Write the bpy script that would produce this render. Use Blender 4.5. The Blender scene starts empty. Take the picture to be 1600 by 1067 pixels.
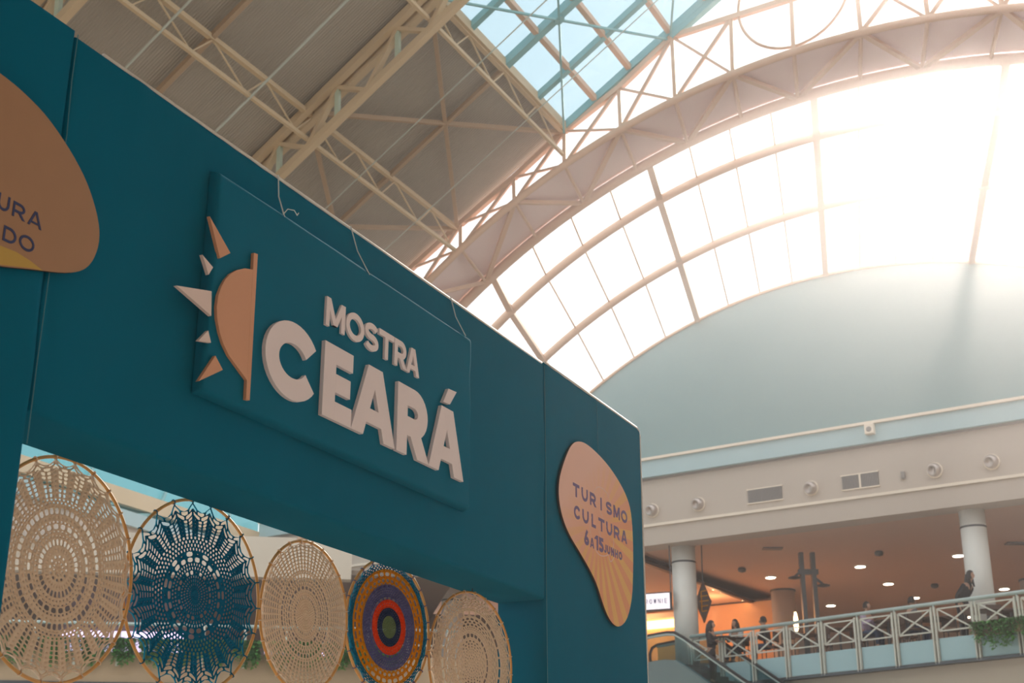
import bpy, math, random
from mathutils import Vector, Matrix
random.seed(7)
PI = math.pi
SC = bpy.context.scene
# ------------------------------------------------------------------ camera
CF, CP, CZ = 2157.0, math.radians(20.24), 1.6
cam = bpy.data.cameras.new('camera'); cam_o = bpy.data.objects.new('camera', cam)
SC.collection.objects.link(cam_o); SC.camera = cam_o
cam.sensor_width = 36.0; cam.lens = CF/1600*36; cam.clip_end = 500
cam_o.location = (0, 0, CZ); cam_o.rotation_euler = (PI/2+CP, 0, 0)
cam.dof.use_dof = True; cam.dof.focus_distance = 6.6; cam.dof.aperture_fstop = 6.0
# ------------------------------------------------------------------ sky, sun, exposure
SC.view_settings.view_transform = 'Standard'; SC.view_settings.look = 'None'
SC.view_settings.exposure = 0.0; SC.view_settings.gamma = 1.0; SC.view_settings.use_curve_mapping = False
wd = bpy.data.worlds.new('sky'); SC.world = wd; wd.use_nodes = True
bg = wd.node_tree.nodes['Background']
bg.inputs['Color'].default_value = (0.93, 0.97, 1.0, 1); bg.inputs['Strength'].default_value = 1.6
def ray(x, y):
    u = (x-800)/CF; v = (533.5-y)/CF
    return Vector((u, math.cos(CP)-v*math.sin(CP), math.sin(CP)+v*math.cos(CP)))
sun = bpy.data.lights.new('sun', 'SUN'); sun.energy = 4.9; sun.angle = math.radians(2.0); sun.color = (1, .86, .72)
sun_o = bpy.data.objects.new('sun', sun); SC.collection.objects.link(sun_o)
SUND = ray(1575, 101).normalized()
sun_o.rotation_euler = SUND.to_track_quat('Z', 'Y').to_euler()
SC.cycles.max_bounces = 7; SC.cycles.transparent_max_bounces = 24; SC.cycles.volume_bounces = 0
SC.cycles.use_denoising = True; SC.cycles.sample_clamp_indirect = 6
SC.cycles.volume_step_rate = 4
# ------------------------------------------------------------------ geometry helpers
C0 = Vector((0, 0, CZ)); FH = CF/math.cos(CP)
UP = Vector((0, 0, 1))
def vdir(x):
    a = math.atan2(x-800, FH); return Vector((math.sin(a), math.cos(a), 0))
def hit(x, y, P, n):
    r = ray(x, y); return C0 + r*((P-C0).dot(n)/r.dot(n))
def hitz(x, y, z):
    r = ray(x, y); return C0 + r*((z-CZ)/r.z)
def haty(x, y, Y):
    r = ray(x, y); return C0 + r*(Y/r.y)

class MB:
    def __init__(s): s.v = []; s.f = []
    def add(s, vs, fs):
        b = len(s.v); s.v += [tuple(v) for v in vs]; s.f += [tuple(b+i for i in f) for f in fs]
    def hexa(s, a, b):          # a: 4 points, b: 4 matching points
        s.add(list(a)+list(b), [(3,2,1,0),(4,5,6,7),(0,1,5,4),(1,2,6,5),(2,3,7,6),(3,0,4,7)])
    def box(s, c, ex, ey, ez):  # centre and three half-extent vectors
        c = Vector(c); ex = Vector(ex); ey = Vector(ey); ez = Vector(ez)
        s.hexa([c-ex-ey-ez, c+ex-ey-ez, c+ex+ey-ez, c-ex+ey-ez], [c-ex-ey+ez, c+ex-ey+ez, c+ex+ey+ez, c-ex+ey+ez])
    def bx(s, x0, x1, y0, y1, z0, z1):
        s.box(((x0+x1)/2,(y0+y1)/2,(z0+z1)/2), ((x1-x0)/2,0,0), (0,(y1-y0)/2,0), (0,0,(z1-z0)/2))
    def bar(s, a, b, w, h, up=UP):
        a = Vector(a); b = Vector(b); d = (b-a).normalized(); x = d.cross(up)
        if x.length < 1e-4: x = d.cross(Vector((1,0,0)))
        x.normalize(); y = x.cross(d).normalized()
        p = [x*(-w/2)+y*(-h/2), x*(w/2)+y*(-h/2), x*(w/2)+y*(h/2), x*(-w/2)+y*(h/2)]
        s.hexa([a+q for q in p], [b+q for q in p])
    def tube(s, pts, r, n=8, closed=False, caps=True):
        pts = [Vector(p) for p in pts]; N = len(pts); rs = r if isinstance(r, (list, tuple)) else [r]*N
        base = len(s.v); prev = None
        for i, p in enumerate(pts):
            if closed: d = pts[(i+1) % N]-pts[i-1]
            else: d = pts[min(i+1, N-1)]-pts[max(i-1, 0)]
            d.normalize()
            if prev is None:
                x = d.cross(UP)
                if x.length < 1e-3: x = d.cross(Vector((1,0,0)))
            else: x = prev-d*prev.dot(d)
            x.normalize(); prev = x; y = d.cross(x)
            for k in range(n):
                t = 2*PI*k/n; s.v.append(tuple(p+(x*math.cos(t)+y*math.sin(t))*rs[i]))
        for i in range(N if closed else N-1):
            for k in range(n):
                a = base+i*n+k; b = base+i*n+(k+1) % n; j = (i+1) % N
                s.f.append((a, b, base+j*n+(k+1) % n, base+j*n+k))
        if caps and not closed:
            s.f.append(tuple(base+k for k in range(n))[::-1]); s.f.append(tuple(base+(N-1)*n+k for k in range(n)))
    def lathe(s, c, prof, n=24, ax=UP):   # prof: (radius, height)
        c = Vector(c); ax = Vector(ax).normalized(); x = ax.cross(Vector((0,1,0)) if abs(ax.y) < .9 else Vector((1,0,0))).normalized(); y = ax.cross(x)
        b = len(s.v)
        for r, h in prof:
            for k in range(n):
                t = 2*PI*k/n; s.v.append(tuple(c+ax*h+(x*math.cos(t)+y*math.sin(t))*r))
        for i in range(len(prof)-1):
            for k in range(n):
                s.f.append((b+i*n+k, b+i*n+(k+1) % n, b+(i+1)*n+(k+1) % n, b+(i+1)*n+k))
        s.f.append(tuple(b+k for k in range(n))[::-1]); s.f.append(tuple(b+(len(prof)-1)*n+k for k in range(n)))
    def prism(s, poly, fr, h0, h1):  # poly of 2d points; fr(u,z,off)->Vector
        n = len(poly); s.add([fr(p[0], p[1], h0) for p in poly]+[fr(p[0], p[1], h1) for p in poly],
            [tuple(range(n))[::-1], tuple(range(n, 2*n))]+[(i, (i+1) % n, n+(i+1) % n, n+i) for i in range(n)])
    def build(s, name, mat, parent=None, smooth=False, bevel=0, kind=None):
        me = bpy.data.meshes.new(name); me.from_pydata(s.v, [], s.f); me.update()
        o = bpy.data.objects.new(name, me); SC.collection.objects.link(o)
        me.materials.append(mat)
        if smooth:
            me.polygons.foreach_set('use_smooth', [True]*len(me.polygons))
        if bevel:
            m = o.modifiers.new('bevel', 'BEVEL'); m.width = bevel; m.segments = 3; m.limit_method = 'ANGLE'; m.harden_normals = False
        if parent: o.parent = parent; o.matrix_parent_inverse = parent.matrix_world.inverted()
        if kind: o['kind'] = kind
        return o
def empty(name, loc, label, cat, group=None):
    o = bpy.data.objects.new(name, None); SC.collection.objects.link(o); o.empty_display_size = .1
    o.location = loc; o.matrix_world = Matrix.Translation(Vector(loc)); o['label'] = label; o['category'] = cat
    if group: o['group'] = group
    return o
def tag(o, label, cat, group=None):
    o['label'] = label; o['category'] = cat
    if group: o['group'] = group
    return o
def one(mb, name, mat, label, cat, group=None, **k): return tag(mb.build(name, mat, None, **k), label, cat, group)

# ------------------------------------------------------------------ materials
def mat(name, col, rough=.6, metal=0, var=.06, vscale=3.0, bump=0, bscale=40, stretch=None, spec=.4, emit=None, trans=0):
    m = bpy.data.materials.new(name); m.use_nodes = True; nt = m.node_tree; b = nt.nodes['Principled BSDF']
    b.inputs['Roughness'].default_value = rough; b.inputs['Metallic'].default_value = metal
    b.inputs['Specular IOR Level'].default_value = spec
    tc = nt.nodes.new('ShaderNodeTexCoord'); mp = nt.nodes.new('ShaderNodeMapping'); nt.links.new(tc.outputs['Object'], mp.inputs[0])
    if stretch: mp.inputs['Scale'].default_value = stretch
    nz = nt.nodes.new('ShaderNodeTexNoise'); nz.inputs['Scale'].default_value = vscale; nz.inputs['Detail'].default_value = 4
    nt.links.new(mp.outputs[0], nz.inputs['Vector'])
    mx = nt.nodes.new('ShaderNodeMix'); mx.data_type = 'RGBA'
    mx.inputs['A'].default_value = (*[c*(1-var) for c in col], 1); mx.inputs['B'].default_value = (*[min(1, c*(1+var)) for c in col], 1)
    nt.links.new(nz.outputs['Fac'], mx.inputs['Factor']); nt.links.new(mx.outputs['Result'], b.inputs['Base Color'])
    if bump:
        n2 = nt.nodes.new('ShaderNodeTexNoise'); n2.inputs['Scale'].default_value = bscale; n2.inputs['Detail'].default_value = 3
        nt.links.new(mp.outputs[0], n2.inputs['Vector'])
        bp = nt.nodes.new('ShaderNodeBump'); bp.inputs['Strength'].default_value = bump; bp.inputs['Distance'].default_value = .01
        nt.links.new(n2.outputs['Fac'], bp.inputs['Height']); nt.links.new(bp.outputs[0], b.inputs['Normal'])
    if emit:
        b.inputs['Emission Color'].default_value = (*emit[:3], 1); b.inputs['Emission Strength'].default_value = emit[3]
    return m
def glass(name, col, fac=1.0, haze=(.9, .95, 1)):
    m = bpy.data.materials.new(name); m.use_nodes = True; nt = m.node_tree; nt.nodes.remove(nt.nodes['Principled BSDF'])
    out = nt.nodes['Material Output']; tr = nt.nodes.new('ShaderNodeBsdfTransparent')
    nz = nt.nodes.new('ShaderNodeTexNoise'); nz.inputs['Scale'].default_value = .7
    mx = nt.nodes.new('ShaderNodeMix'); mx.data_type = 'RGBA'; mx.inputs['A'].default_value = (*[c*.96 for c in col], 1); mx.inputs['B'].default_value = (*[min(1, c*1.03) for c in col], 1)
    nt.links.new(nz.outputs['Fac'], mx.inputs['Factor']); nt.links.new(mx.outputs['Result'], tr.inputs[0])
    gl = nt.nodes.new('ShaderNodeBsdfGlossy'); gl.inputs['Roughness'].default_value = .05; gl.inputs[0].default_value = (*haze, 1)
    ms = nt.nodes.new('ShaderNodeMixShader'); ms.inputs[0].default_value = 1-fac
    nt.links.new(tr.outputs[0], ms.inputs[1]); nt.links.new(gl.outputs[0], ms.inputs[2]); nt.links.new(ms.outputs[0], out.inputs['Surface'])
    return m
def corrugated(name, col, axis, period, var=.1):
    m = mat(name, col, .55, var=var, vscale=.8); nt = m.node_tree; b = nt.nodes['Principled BSDF']
    tc = nt.nodes.new('ShaderNodeNewGeometry'); dp = nt.nodes.new('ShaderNodeVectorMath'); dp.operation = 'DOT_PRODUCT'
    dp.inputs[1].default_value = axis; nt.links.new(tc.outputs['Position'], dp.inputs[0])
    mu = nt.nodes.new('ShaderNodeMath'); mu.operation = 'MULTIPLY'; mu.inputs[1].default_value = 2*PI/period; nt.links.new(dp.outputs['Value'], mu.inputs[0])
    sn = nt.nodes.new('ShaderNodeMath'); sn.operation = 'SINE'; nt.links.new(mu.outputs[0], sn.inputs[0])
    bp = nt.nodes.new('ShaderNodeBump'); bp.inputs['Strength'].default_value = 1.0; bp.inputs['Distance'].default_value = .006
    nt.links.new(sn.outputs[0], bp.inputs['Height']); nt.links.new(bp.outputs[0], b.inputs['Normal'])
    return m
M = {}
M['fabric'] = mat('teal_fabric', (.003, .160, .275), .9, var=.10, vscale=1.3, bump=.3, bscale=9, stretch=(1, 1, .35), spec=.07)
M['fabric2'] = mat('teal_fabric_panel', (.004, .172, .295), .85, var=.10, vscale=2.0, bump=.4, bscale=6, stretch=(1, 1, .5), spec=.08)
M['stitch'] = mat('pale_stitching', (.10, .28, .36), .8)
M['letter'] = mat('pale_pink_foam', (.97, .87, .90), .65, var=.03)
M['rayw'] = mat('pale_board', (.93, .76, .72), .65, var=.03)
M['orange'] = mat('apricot_board', (.78, .40, .24), .65, var=.05)
M['signl'] = mat('ochre_board', (.45, .25, .135), .6, var=.06, vscale=8)
M['yellow'] = mat('mustard_print', (.62, .40, .08), .6)
M['navy'] = mat('navy_print', (.035, .05, .16), .6)
M['violet'] = mat('violet_print', (.20, .13, .30), .6)
M['pinkline'] = mat('pink_line_print', (.95, .62, .52), .6)
M['edge'] = mat('dark_board_edge', (.06, .05, .05), .7)
M['wire'] = mat('pale_wire', (.8, .85, .86), .4)
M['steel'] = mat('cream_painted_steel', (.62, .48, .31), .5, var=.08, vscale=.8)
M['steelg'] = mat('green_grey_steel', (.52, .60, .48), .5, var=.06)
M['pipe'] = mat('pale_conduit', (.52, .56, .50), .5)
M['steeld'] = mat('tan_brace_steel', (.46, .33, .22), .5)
M['esc'] = mat('escalator_cladding', (.20, .28, .28), .35, metal=.3)
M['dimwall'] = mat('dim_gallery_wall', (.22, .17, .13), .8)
M['steelp'] = mat('cream_arch_steel', (.72, .49, .35), .5, var=.06, vscale=.8)
M['steelt'] = mat('teal_skylight_steel', (.25, .48, .50), .45, var=.06)
M['arch'] = mat('pinkish_soffit_board', (.88, .69, .66), .6, var=.06, vscale=.5)
M['tymp'] = mat('pale_teal_plaster', (.25, .355, .36), .8, var=.04, vscale=.25, bump=.1, bscale=2)
M['tealband'] = mat('light_teal_band', (.42, .56, .59), .7, var=.03)
M['cream'] = mat('cream_plaster', (.53, .455, .39), .8, var=.04, vscale=.5)
M['cream2'] = mat('cream_beam_plaster', (.82, .72, .60), .8, var=.04, vscale=.5)
M['beige'] = mat('beige_plaster', (.62, .54, .44), .8, var=.04, vscale=.5)
M['mceil'] = mat('mezzanine_ceiling_paint', (.66, .46, .36), .75, var=.04, vscale=.4)
M['white'] = mat('white_paint', (.8, .8, .76), .5)
M['panel'] = mat('pale_blue_fascia_glass', (.42, .62, .66), .3, var=.03)
M['rail'] = mat('grey_green_rail_paint', (.46, .56, .54), .4)
M['railx'] = mat('cream_rail_paint', (.70, .70, .62), .5)
M['black'] = mat('black_rubber', (.02, .02, .02), .6)
M['dark'] = mat('dark_grey_metal', (.10, .11, .12), .4, metal=.4)
M['chrome'] = mat('brushed_ball_metal', (.55, .48, .44), .35, metal=.7)
M['grille'] = mat('grey_grille', (.30, .27, .25), .5)
M['floor'] = mat('polished_beige_floor', (.60, .52, .44), .35, var=.08, vscale=.6)
M['wall'] = mat('hall_wall_paint', (.66, .60, .52), .8)
M['shop'] = mat('orange_shop_wall', (.78, .42, .20), .6, var=.08, vscale=2)
M['brown'] = mat('dark_brown_wood', (.09, .05, .035), .5)
M['leaf'] = mat('trailing_leaf_green', (.10, .34, .07), .55, var=.35, vscale=9)
M['planter'] = mat('tan_planter', (.52, .38, .24), .7)
M['hoop'] = mat('bamboo_hoop', (.80, .42, .14), .45, var=.15, vscale=14)
def yarn(name, col):
    m = mat(name, col, .9, var=.14, vscale=120, bump=.5, bscale=420, spec=.1); nt = m.node_tree; b = nt.nodes['Principled BSDF']
    tl = nt.nodes.new('ShaderNodeBsdfTranslucent'); tl.inputs[0].default_value = (*col, 1); ms = nt.nodes.new('ShaderNodeMixShader'); ms.inputs[0].default_value = .42
    nt.links.new(b.outputs[0], ms.inputs[1]); nt.links.new(tl.outputs[0], ms.inputs[2]); nt.links.new(ms.outputs[0], nt.nodes['Material Output'].inputs['Surface'])
    return m
M['ycream'] = yarn('cream_yarn', (.99, .81, .66)); M['yteal'] = yarn('teal_yarn', (.015, .25, .42))
M['ymust'] = yarn('mustard_yarn', (.80, .38, .02)); M['ypurp'] = yarn('lilac_grey_yarn', (.20, .20, .40))
M['yred'] = yarn('orange_red_yarn', (.90, .11, .025)); M['ynavy'] = yarn('navy_yarn', (.04, .07, .17)); M['ygreen'] = yarn('sage_yarn', (.25, .33, .17))
M['down'] = mat('lit_downlight', (1, .9, .8), .5, emit=(1, .80, .62, 14))
M['warm'] = mat('lit_warm_cove', (1, .7, .4), .5, emit=(1, .50, .20, 5))
M['warms'] = mat('lit_small_spot', (1, .8, .5), .5, emit=(1, .62, .32, 12))
M['signlit'] = mat('lit_sign_face', (.9, .85, .9), .5, emit=(.95, .85, .92, .75))
M['lilac'] = mat('lit_lilac_window', (.8, .7, 1), .5, emit=(.80, .66, 1, 1.6))
M['redlit'] = mat('lit_red_sign', (1, .1, .1), .5, emit=(1, .08, .06, 1.3))
M['skin'] = mat('skin', (.45, .26, .18), .6); M['hair'] = mat('dark_hair', (.02, .014, .012), .5)
M['cloth_black'] = mat('black_cloth', (.018, .018, .022), .8); M['cloth_lilac'] = mat('lilac_cloth', (.42, .33, .44), .8)
M['cloth_white'] = mat('pale_cloth', (.5, .52, .52), .8); M['cloth_navy'] = mat('navy_cloth', (.03, .05, .10), .8); M['cloth_grey'] = mat('grey_cloth', (.12, .11, .12), .8)
M['esc_glass'] = glass('escalator_glass', (.62, .76, .78), .93); M['vglass'] = glass('vault_glass', (.97, .97, .97), .98)
M['sky_glass'] = glass('tinted_skylight_glass', (.66, .755, .79), .98); M['clere'] = glass('cyan_clerestory_glass', (.34, .56, .58), .97)

# ================================================================== PLANES OF THE PLACE
W = vdir(-2730); NW = Vector((W.y, -W.x, 0)); A = vdir(1350); RL = vdir(-1400); NR_ = Vector((RL.y, -RL.x, 0))
PW = haty(1300, 817, 38.0)
def Wp(u, z, off=0): p = PW+W*u; return Vector((p.x, p.y, z))+NW*off     # off>0: towards the hall
if NW.dot(C0-PW) < 0: NW = -NW
D1 = vdir(1930); N1 = Vector((D1.y, -D1.x, 0)); P0 = Vector((0.8412, 8.7110, 4.2))
def Pt(u, z, off=0): p = P0+D1*u+N1*off; return Vector((p.x, p.y, z))

# ================================================================== SETTING
HX0, HX1, HY0, HY1 = -34, 34, -16, 66
m = MB(); m.bx(HX0, HX1, HY0, HY1, -.3, 0); m.build('floor', M['floor'], kind='structure')
m = MB(); m.bx(HX0, HX1, HY0-.4, HY0, 0, 13.5); m.build('wall_back', M['wall'], kind='structure')
m = MB(); m.bx(HX1, HX1+.4, HY0, 40, 0, 13.5); m.build('wall_right', M['wall'], kind='structure')

m = MB(); m.bx(HX0, HX1, HY0, 13.5, 14.2, 14.6); m.build('ceiling_rear_blocker', M['wall'], kind='structure')  # unseen roof slab added to keep sky light off the gate front
# tympanum wall above the mezzanine, arched top
TC = (-.388, 1.937, 15.693)
def arc(cu, cz, R, u): return cz+math.sqrt(max(R*R-(u-cu)**2, 0))
US = [-16+ .5*i for i in range(0, 65)]
def arcpts(c, u0, u1, n): return [(u0+(u1-u0)*i/n, arc(c[0], c[1], c[2], u0+(u1-u0)*i/n)) for i in range(n+1)]
m = MB(); top = [p for p in arcpts(TC, -11.7, 10.9, 80)]
poly = [(10.9, 12.85), (-11.7, 12.85)]+[p for p in top if p[1] > 12.86]
m.prism(poly, Wp, -.3, 0); m.build('wall_far', M['tymp'], kind='structure')
def wbox(name, u0, u1, z0, z1, o0, o1, mt, bevel=0):
    m = MB(); m.prism([(u0, z0), (u1, z0), (u1, z1), (u0, z1)], Wp, o0, o1); return m.build(name, mt, kind='structure', bevel=bevel)
wbox('trim_1', -14, 21.6, 12.28, 12.85, -.3, .18, M['tealband'])
wbox('trim_2', -14, 21.6, 12.80, 12.88, -.3, .26, M['cream2'])
wbox('wall_facade', -14, 21.6, 10.82, 12.28, -.5, 0, M['cream'])
wbox('trim_3', -14, 21.6, 10.76, 10.84, -.3, .14, M['cream2'])
wbox('trim_4', -14, 21.6, 10.2, 10.76, -.7, .08, M['cream'])
wbox('trim_5', -14, 21.6, 12.22, 12.28, -.3, .05, M['grille'])

# ------------------------------------------------------------------ glazed vault between gable arch and far wall
L_IN, L_OUT = 10.6, 13.0
CI = (-.48, .707, 17.007); CO = (-.2736, .596, 16.887); C2 = (-.344, 2.035, 15.628); C3 = (-.513, 1.554, 16.147)
def Gp(u, z, L, dn=0):
    p = Wp(u, z)-A*L; return p
def arch3(c, L, u0=-15, u1=14, n=72, dr=0):
    return [Gp(u, arc(c[0], c[1], c[2]+dr, u), L) for u in [u0+(u1-u0)*i/n for i in range(n+1)]]
def strip(ptsA, ptsB, name, mt, thick=0, kind='structure', parent=None):
    m = MB(); n = len(ptsA)
    m.add([tuple(p) for p in ptsA]+[tuple(p) for p in ptsB], [(i, i+1, n+i+1, n+i) for i in range(n-1)])
    o = m.build(name, mt, parent, kind=kind, smooth=True)
    if thick: s = o.modifiers.new('solid', 'SOLIDIFY'); s.thickness = thick; s.offset = 1
    return o
LS = [(CI, L_IN), (C2, 8.65), (C3, 4.6), (TC, 0.0)]
def arcu(c, L, us, dr=0): return [Gp(u, arc(c[0], c[1], c[2]+dr, u), L) for u in us]
UV = [-13.5+.4*i for i in range(0, 67)]
m = MB(); nn = len(UV)
rows = [arcu(c, L, UV, .12) for c, L in LS]
for r in rows: m.v += [tuple(p) for p in r]
for j in range(3):
    for i in range(nn-1): m.f.append((j*nn+i, j*nn+i+1, (j+1)*nn+i+1, (j+1)*nn+i))
m.build('window_1', M['vglass'], smooth=True, kind='structure')
# soffit band of the big arch
UB = [-14.5+.4*i for i in range(0, 73)]
strip(arcu(CO, L_OUT, UB, .06), arcu(CI, L_IN, UB, .16), 'ceiling_arch', M['arch'], 0)
# big arch truss
def nearest_u(px, py, L): q = hit(px, py, PW-A*L, NW)+A*L; return (q-PW).dot(W)
arch_t = empty('arch_truss', Gp(0, 17.4, L_OUT), 'big cream steel arch truss framing the near end of the glazed vault', 'arch truss')
m = MB(); m.tube(arcu(CO, L_OUT, UB), .085, 8); m.build('upper_chord', M['steelp'], arch_t, smooth=True)
m = MB(); m.tube(arcu(CI, L_IN, UB), .13, 10); m.build('lower_chord', M['steelp'], arch_t, smooth=True)
on = [nearest_u(*q, L_OUT) for q in [(720, 390), (804, 320), (882, 257), (970, 204), (1055, 155), (1145, 115), (1240, 80), (1345, 50), (1450, 30)]]
st = (on[-1]-on[0])/(len(on)-1)
on = on+[on[-1]+st*(i+1) for i in range(3)]; on = [on[0]-st*2, on[0]-st]+on
def Po(u): return Gp(u, arc(*CO, u), L_OUT)
def Pi(u): return Gp(u, arc(*CI, u), L_IN)
for i, u in enumerate(on):
    m = MB(); m.tube([Po(u), Pi(u)], .045, 6); m.build('radial_strut', M['steelp'], arch_t)
    if i % 2 == 1 and i+1 < len(on):   # outer node of the zigzag
        ui = on[i+1]
        m = MB(); m.bar(Po(u), Pi(ui), .11, .09); m.build('brace', M['steelp'], arch_t)
        if i >= 1:
            m = MB(); m.bar(Po(u), Pi(on[i-1]), .11, .09); m.build('brace', M['steelp'], arch_t)
# vault ribs
for (c, L, lab, r) in [(C2, 8.65, 'first curved cream rib of the glazed vault beyond the arch truss', .115), (C3, 4.6, 'second curved cream rib of the glazed vault, halfway to the far wall', .115), (TC, .03, 'thin curved rib of the glazed vault lying on top of the teal wall', .05)]:
    m = MB(); m.tube(arcu(c, L, UV), r, 8); one(m, 'vault_rib', M['steelp'], lab, 'roof rib', 'curved ribs of the glazed vault', smooth=True)
# longitudinal bars, four heavy ones and thin glazing bars between
u_heavy = [nearest_u(895, 606, 0), nearest_u(1090, 499, 0), nearest_u(1290, 430, 0), nearest_u(1518, 410.5, 0)]
hn = ['heavy glazing bar of the vault reaching the teal wall near the blue gate', 'heavy glazing bar of the vault, second from the blue gate', 'heavy upright looking glazing bar of the vault, third from the blue gate', 'heavy glazing bar of the vault in the sun glare, fourth from the blue gate']
def long_pts(u, dr=0): return [Gp(u, arc(c[0], c[1], c[2]+dr, u), L) for c, L in LS]
for u, lb in zip(u_heavy, hn):
    m = MB(); pp = long_pts(u)
    for a_, b_ in zip(pp[:-1], pp[1:]): m.bar(a_, b_, .17, .12)
    one(m, 'glazing_bar', M['steelg'] if 0 else M['steelp'], lb, 'glazing bar', 'heavy bars along the vault')
sp = (u_heavy[0]-u_heavy[3])/3; uh = [u_heavy[0]+sp]+u_heavy+[u_heavy[3]-sp, u_heavy[3]-2*sp]
m_i = 0
for i in range(len(uh)-1):
    for k in (1, 2, 3):
        if k == 3 and False: continue
        u = uh[i]+(uh[i+1]-uh[i])*k/4
        m = MB(); pp = long_pts(u, .06)
        for a_, b_ in zip(pp[:-1], pp[1:]): m.bar(a_, b_, .045, .04)
        one(m, 'thin_glazing_bar', M['steelp'], f"thin pale vault glazing bar, {('first', 'middle', 'last')[k-1]} of three {('left of the first', 'right of the first', 'right of the second', 'right of the third', 'right of the fourth', 'well right of the fourth')[i]} heavy bar", 'glazing bar', 'thin bars along the vault')

# ------------------------------------------------------------------ sloping roof plane on the left
PG = PW-A*L_OUT
HC = hit(880, 205, PG, NW); HD = hit(650, 413, PG, NW); S = (HC-HD).normalized(); DR = vdir(1960)
NRF = DR.cross(S).normalized()
if NRF.z > 0: NRF = -NRF            # points down, into the hall
def R(a, b, d=0): return HC+DR*a+S*b-UP*d
def Rc(x, y, d=0):                  # roof coordinates of a point seen at x, y on the plane d below the roof
    q = hit(x, y, HC-UP*d, NRF)-HC+UP*d
    sd = S.dot(DR); x1 = q.dot(DR); x2 = q.dot(S); de = 1-sd*sd
    return (x1-sd*x2)/de, (x2-sd*x1)/de
M['roof'] = corrugated('corrugated_roof_sheet', (.41, .365, .305), tuple(DR-S*S.dot(DR)), .065, .12)
m = MB()
def slab(m, a0, a1, b0, b1, t=.12, lift=.18):
    m.hexa([R(a0, b0, -lift), R(a1, b0, -lift), R(a1, b1, -lift), R(a0, b1, -lift)], [R(a0, b0, -lift-t), R(a1, b0, -lift-t), R(a1, b1, -lift-t), R(a0, b1, -lift-t)])
slab(m, -30, .1, -9.5, 0); slab(m, -30, -6.2, 0, 9)
m.build('ceiling', M['roof'], kind='structure')
m = MB(); m.hexa([R(-6.2, 0, -.15), R(.1, 0, -.15), R(.1, 9, -.15), R(-6.2, 9, -.15)], [R(-6.2, 0, -.16), R(.1, 0, -.16), R(.1, 9, -.16), R(-6.2, 9, -.16)])
m.build('window_2', M['sky_glass'], kind='structure')
# gable glazing above the arch: clear sheet
gl_u = [-9+.5*i for i in range(0, 45)]
def gtop(u):
    ua = (HC-PG).dot(W); ub = (HD-PG).dot(W); za, zb = HC.z, HD.z
    return min(za+(u-ua)*(zb-za)/(ub-ua), 19.2)
m = MB(); n_ = len(gl_u)
m.v += [tuple(Wp(u, arc(*CO, u)+.02)-A*(L_OUT+.05)) for u in gl_u]+[tuple(Wp(u, max(gtop(u), arc(*CO, u)+.05))-A*(L_OUT+.05)) for u in gl_u]
m.f += [(i, i+1, n_+i+1, n_+i) for i in range(n_-1)]
m.build('window_3', M['vglass'], kind='structure')
# gable truss
gt = empty('gable_truss', HC, 'lattice gable truss of cream steel between the skylight edge and the arch', 'roof truss')
def Gq(x, y): return hit(x, y, PG, NW)
tn = [(642, 420), (720, 350), (803, 278), (882, 205), (967, 138), (1050, 58), (1142, 28), (1236, -2)]
bn = [666, 720, 804, 882, 970, 1055, 1145, 1240, 1345, 1450, 1570]
tops = [Gq(*q) for q in tn]
zt = tops[-1].z
tops = tops+[Vector((p.x, p.y, zt)) for p in [Gp(on[i], 0, L_OUT) for i in (9, 10, 11, 12)]]
bots = [Po(on[i]) for i in range(1, 13)]
m = MB()
for a_, b_ in zip(tops[:6], tops[1:6]): m.bar(a_, b_, .13, .13)
m.bar(tops[0]+(tops[0]-tops[1])*2, tops[0], .13, .13)
m.build('rafter_chord', M['steelp'], gt)
m = MB(); m.bar(tops[5], tops[5]+(tops[5]-tops[3]).normalized()*6, .16, .16); m.build('rafter_chord', M['steelt'], gt)
for a_, b_ in zip(tops[5:-1], tops[6:]):
    m = MB(); m.bar(a_, b_, .12, .12); m.build('top_chord', M['steelp'], gt)
for i in range(12):
    if i >= len(tops) or i >= len(bots): break
    if (tops[i]-bots[i]).length > .15:
        m = MB(); m.bar(bots[i], tops[i], .09, .09, A); m.build('post', M['steelp'], gt)
    if i+1 < min(len(tops), len(bots)) and i not in (6, 7):
        m = MB(); m.bar(bots[i], tops[i+1], .075, .075, A); m.build('brace', M['steelp'], gt)
        m = MB(); m.bar(tops[i], bots[i+1], .05, .05, A); m.build('brace', M['steelp'], gt)
m = MB(); cc = Gq(1238, -8); rr = (Gq(1155, -8)-Gq(1321, -8)).length/2
m.tube([cc+W*rr*math.cos(t)+UP*rr*math.sin(t) for t in [2*PI*i/48 for i in range(48)]], .035, 6, closed=True)
m.build('ring', M['steelp'], gt, smooth=True)

# roof purlins (small lattice girders running along the roof)
def purlin(b, a0, a1, depth, label, step=1.03, w=.075):
    e = empty('roof_purlin', R(a0, b), label, 'roof beam', 'lattice purlins under the sloping roof')
    m = MB(); m.bar(R(a0, b, .03), R(a1, b, .03), .10, .10); m.build('top_chord', M['steel'], e)
    m = MB(); m.bar(R(a0, b, depth), R(a1, b, depth), w, w); m.build('bottom_chord', M['steel'], e)
    m = MB(); a = a0; k = 0
    while a+step <= a1+.01:
        p, q = (R(a, b, .05), R(a+step, b, depth)) if k % 2 == 0 else (R(a, b, depth), R(a+step*.55, b, .05))
        m.bar(p, q, .028, .028); a += step if k % 2 == 0 else step*.55; k += 1
    m.build('lacing', M['steel'], e)
_, bp3 = Rc(670, 54, .6); _, bp2 = Rc(481, 223, .6)
purlin(0.0, -6.2, 0, .62, 'lattice purlin along the lower edge of the blue tinted skylight')
purlin(-3.45, -22, 0, .62, 'long lattice purlin crossing the middle of the grey sloping roof')
purlin(-6.9, -22, 0, .62, 'lattice purlin low on the sloping roof just above the blue gate')
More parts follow.
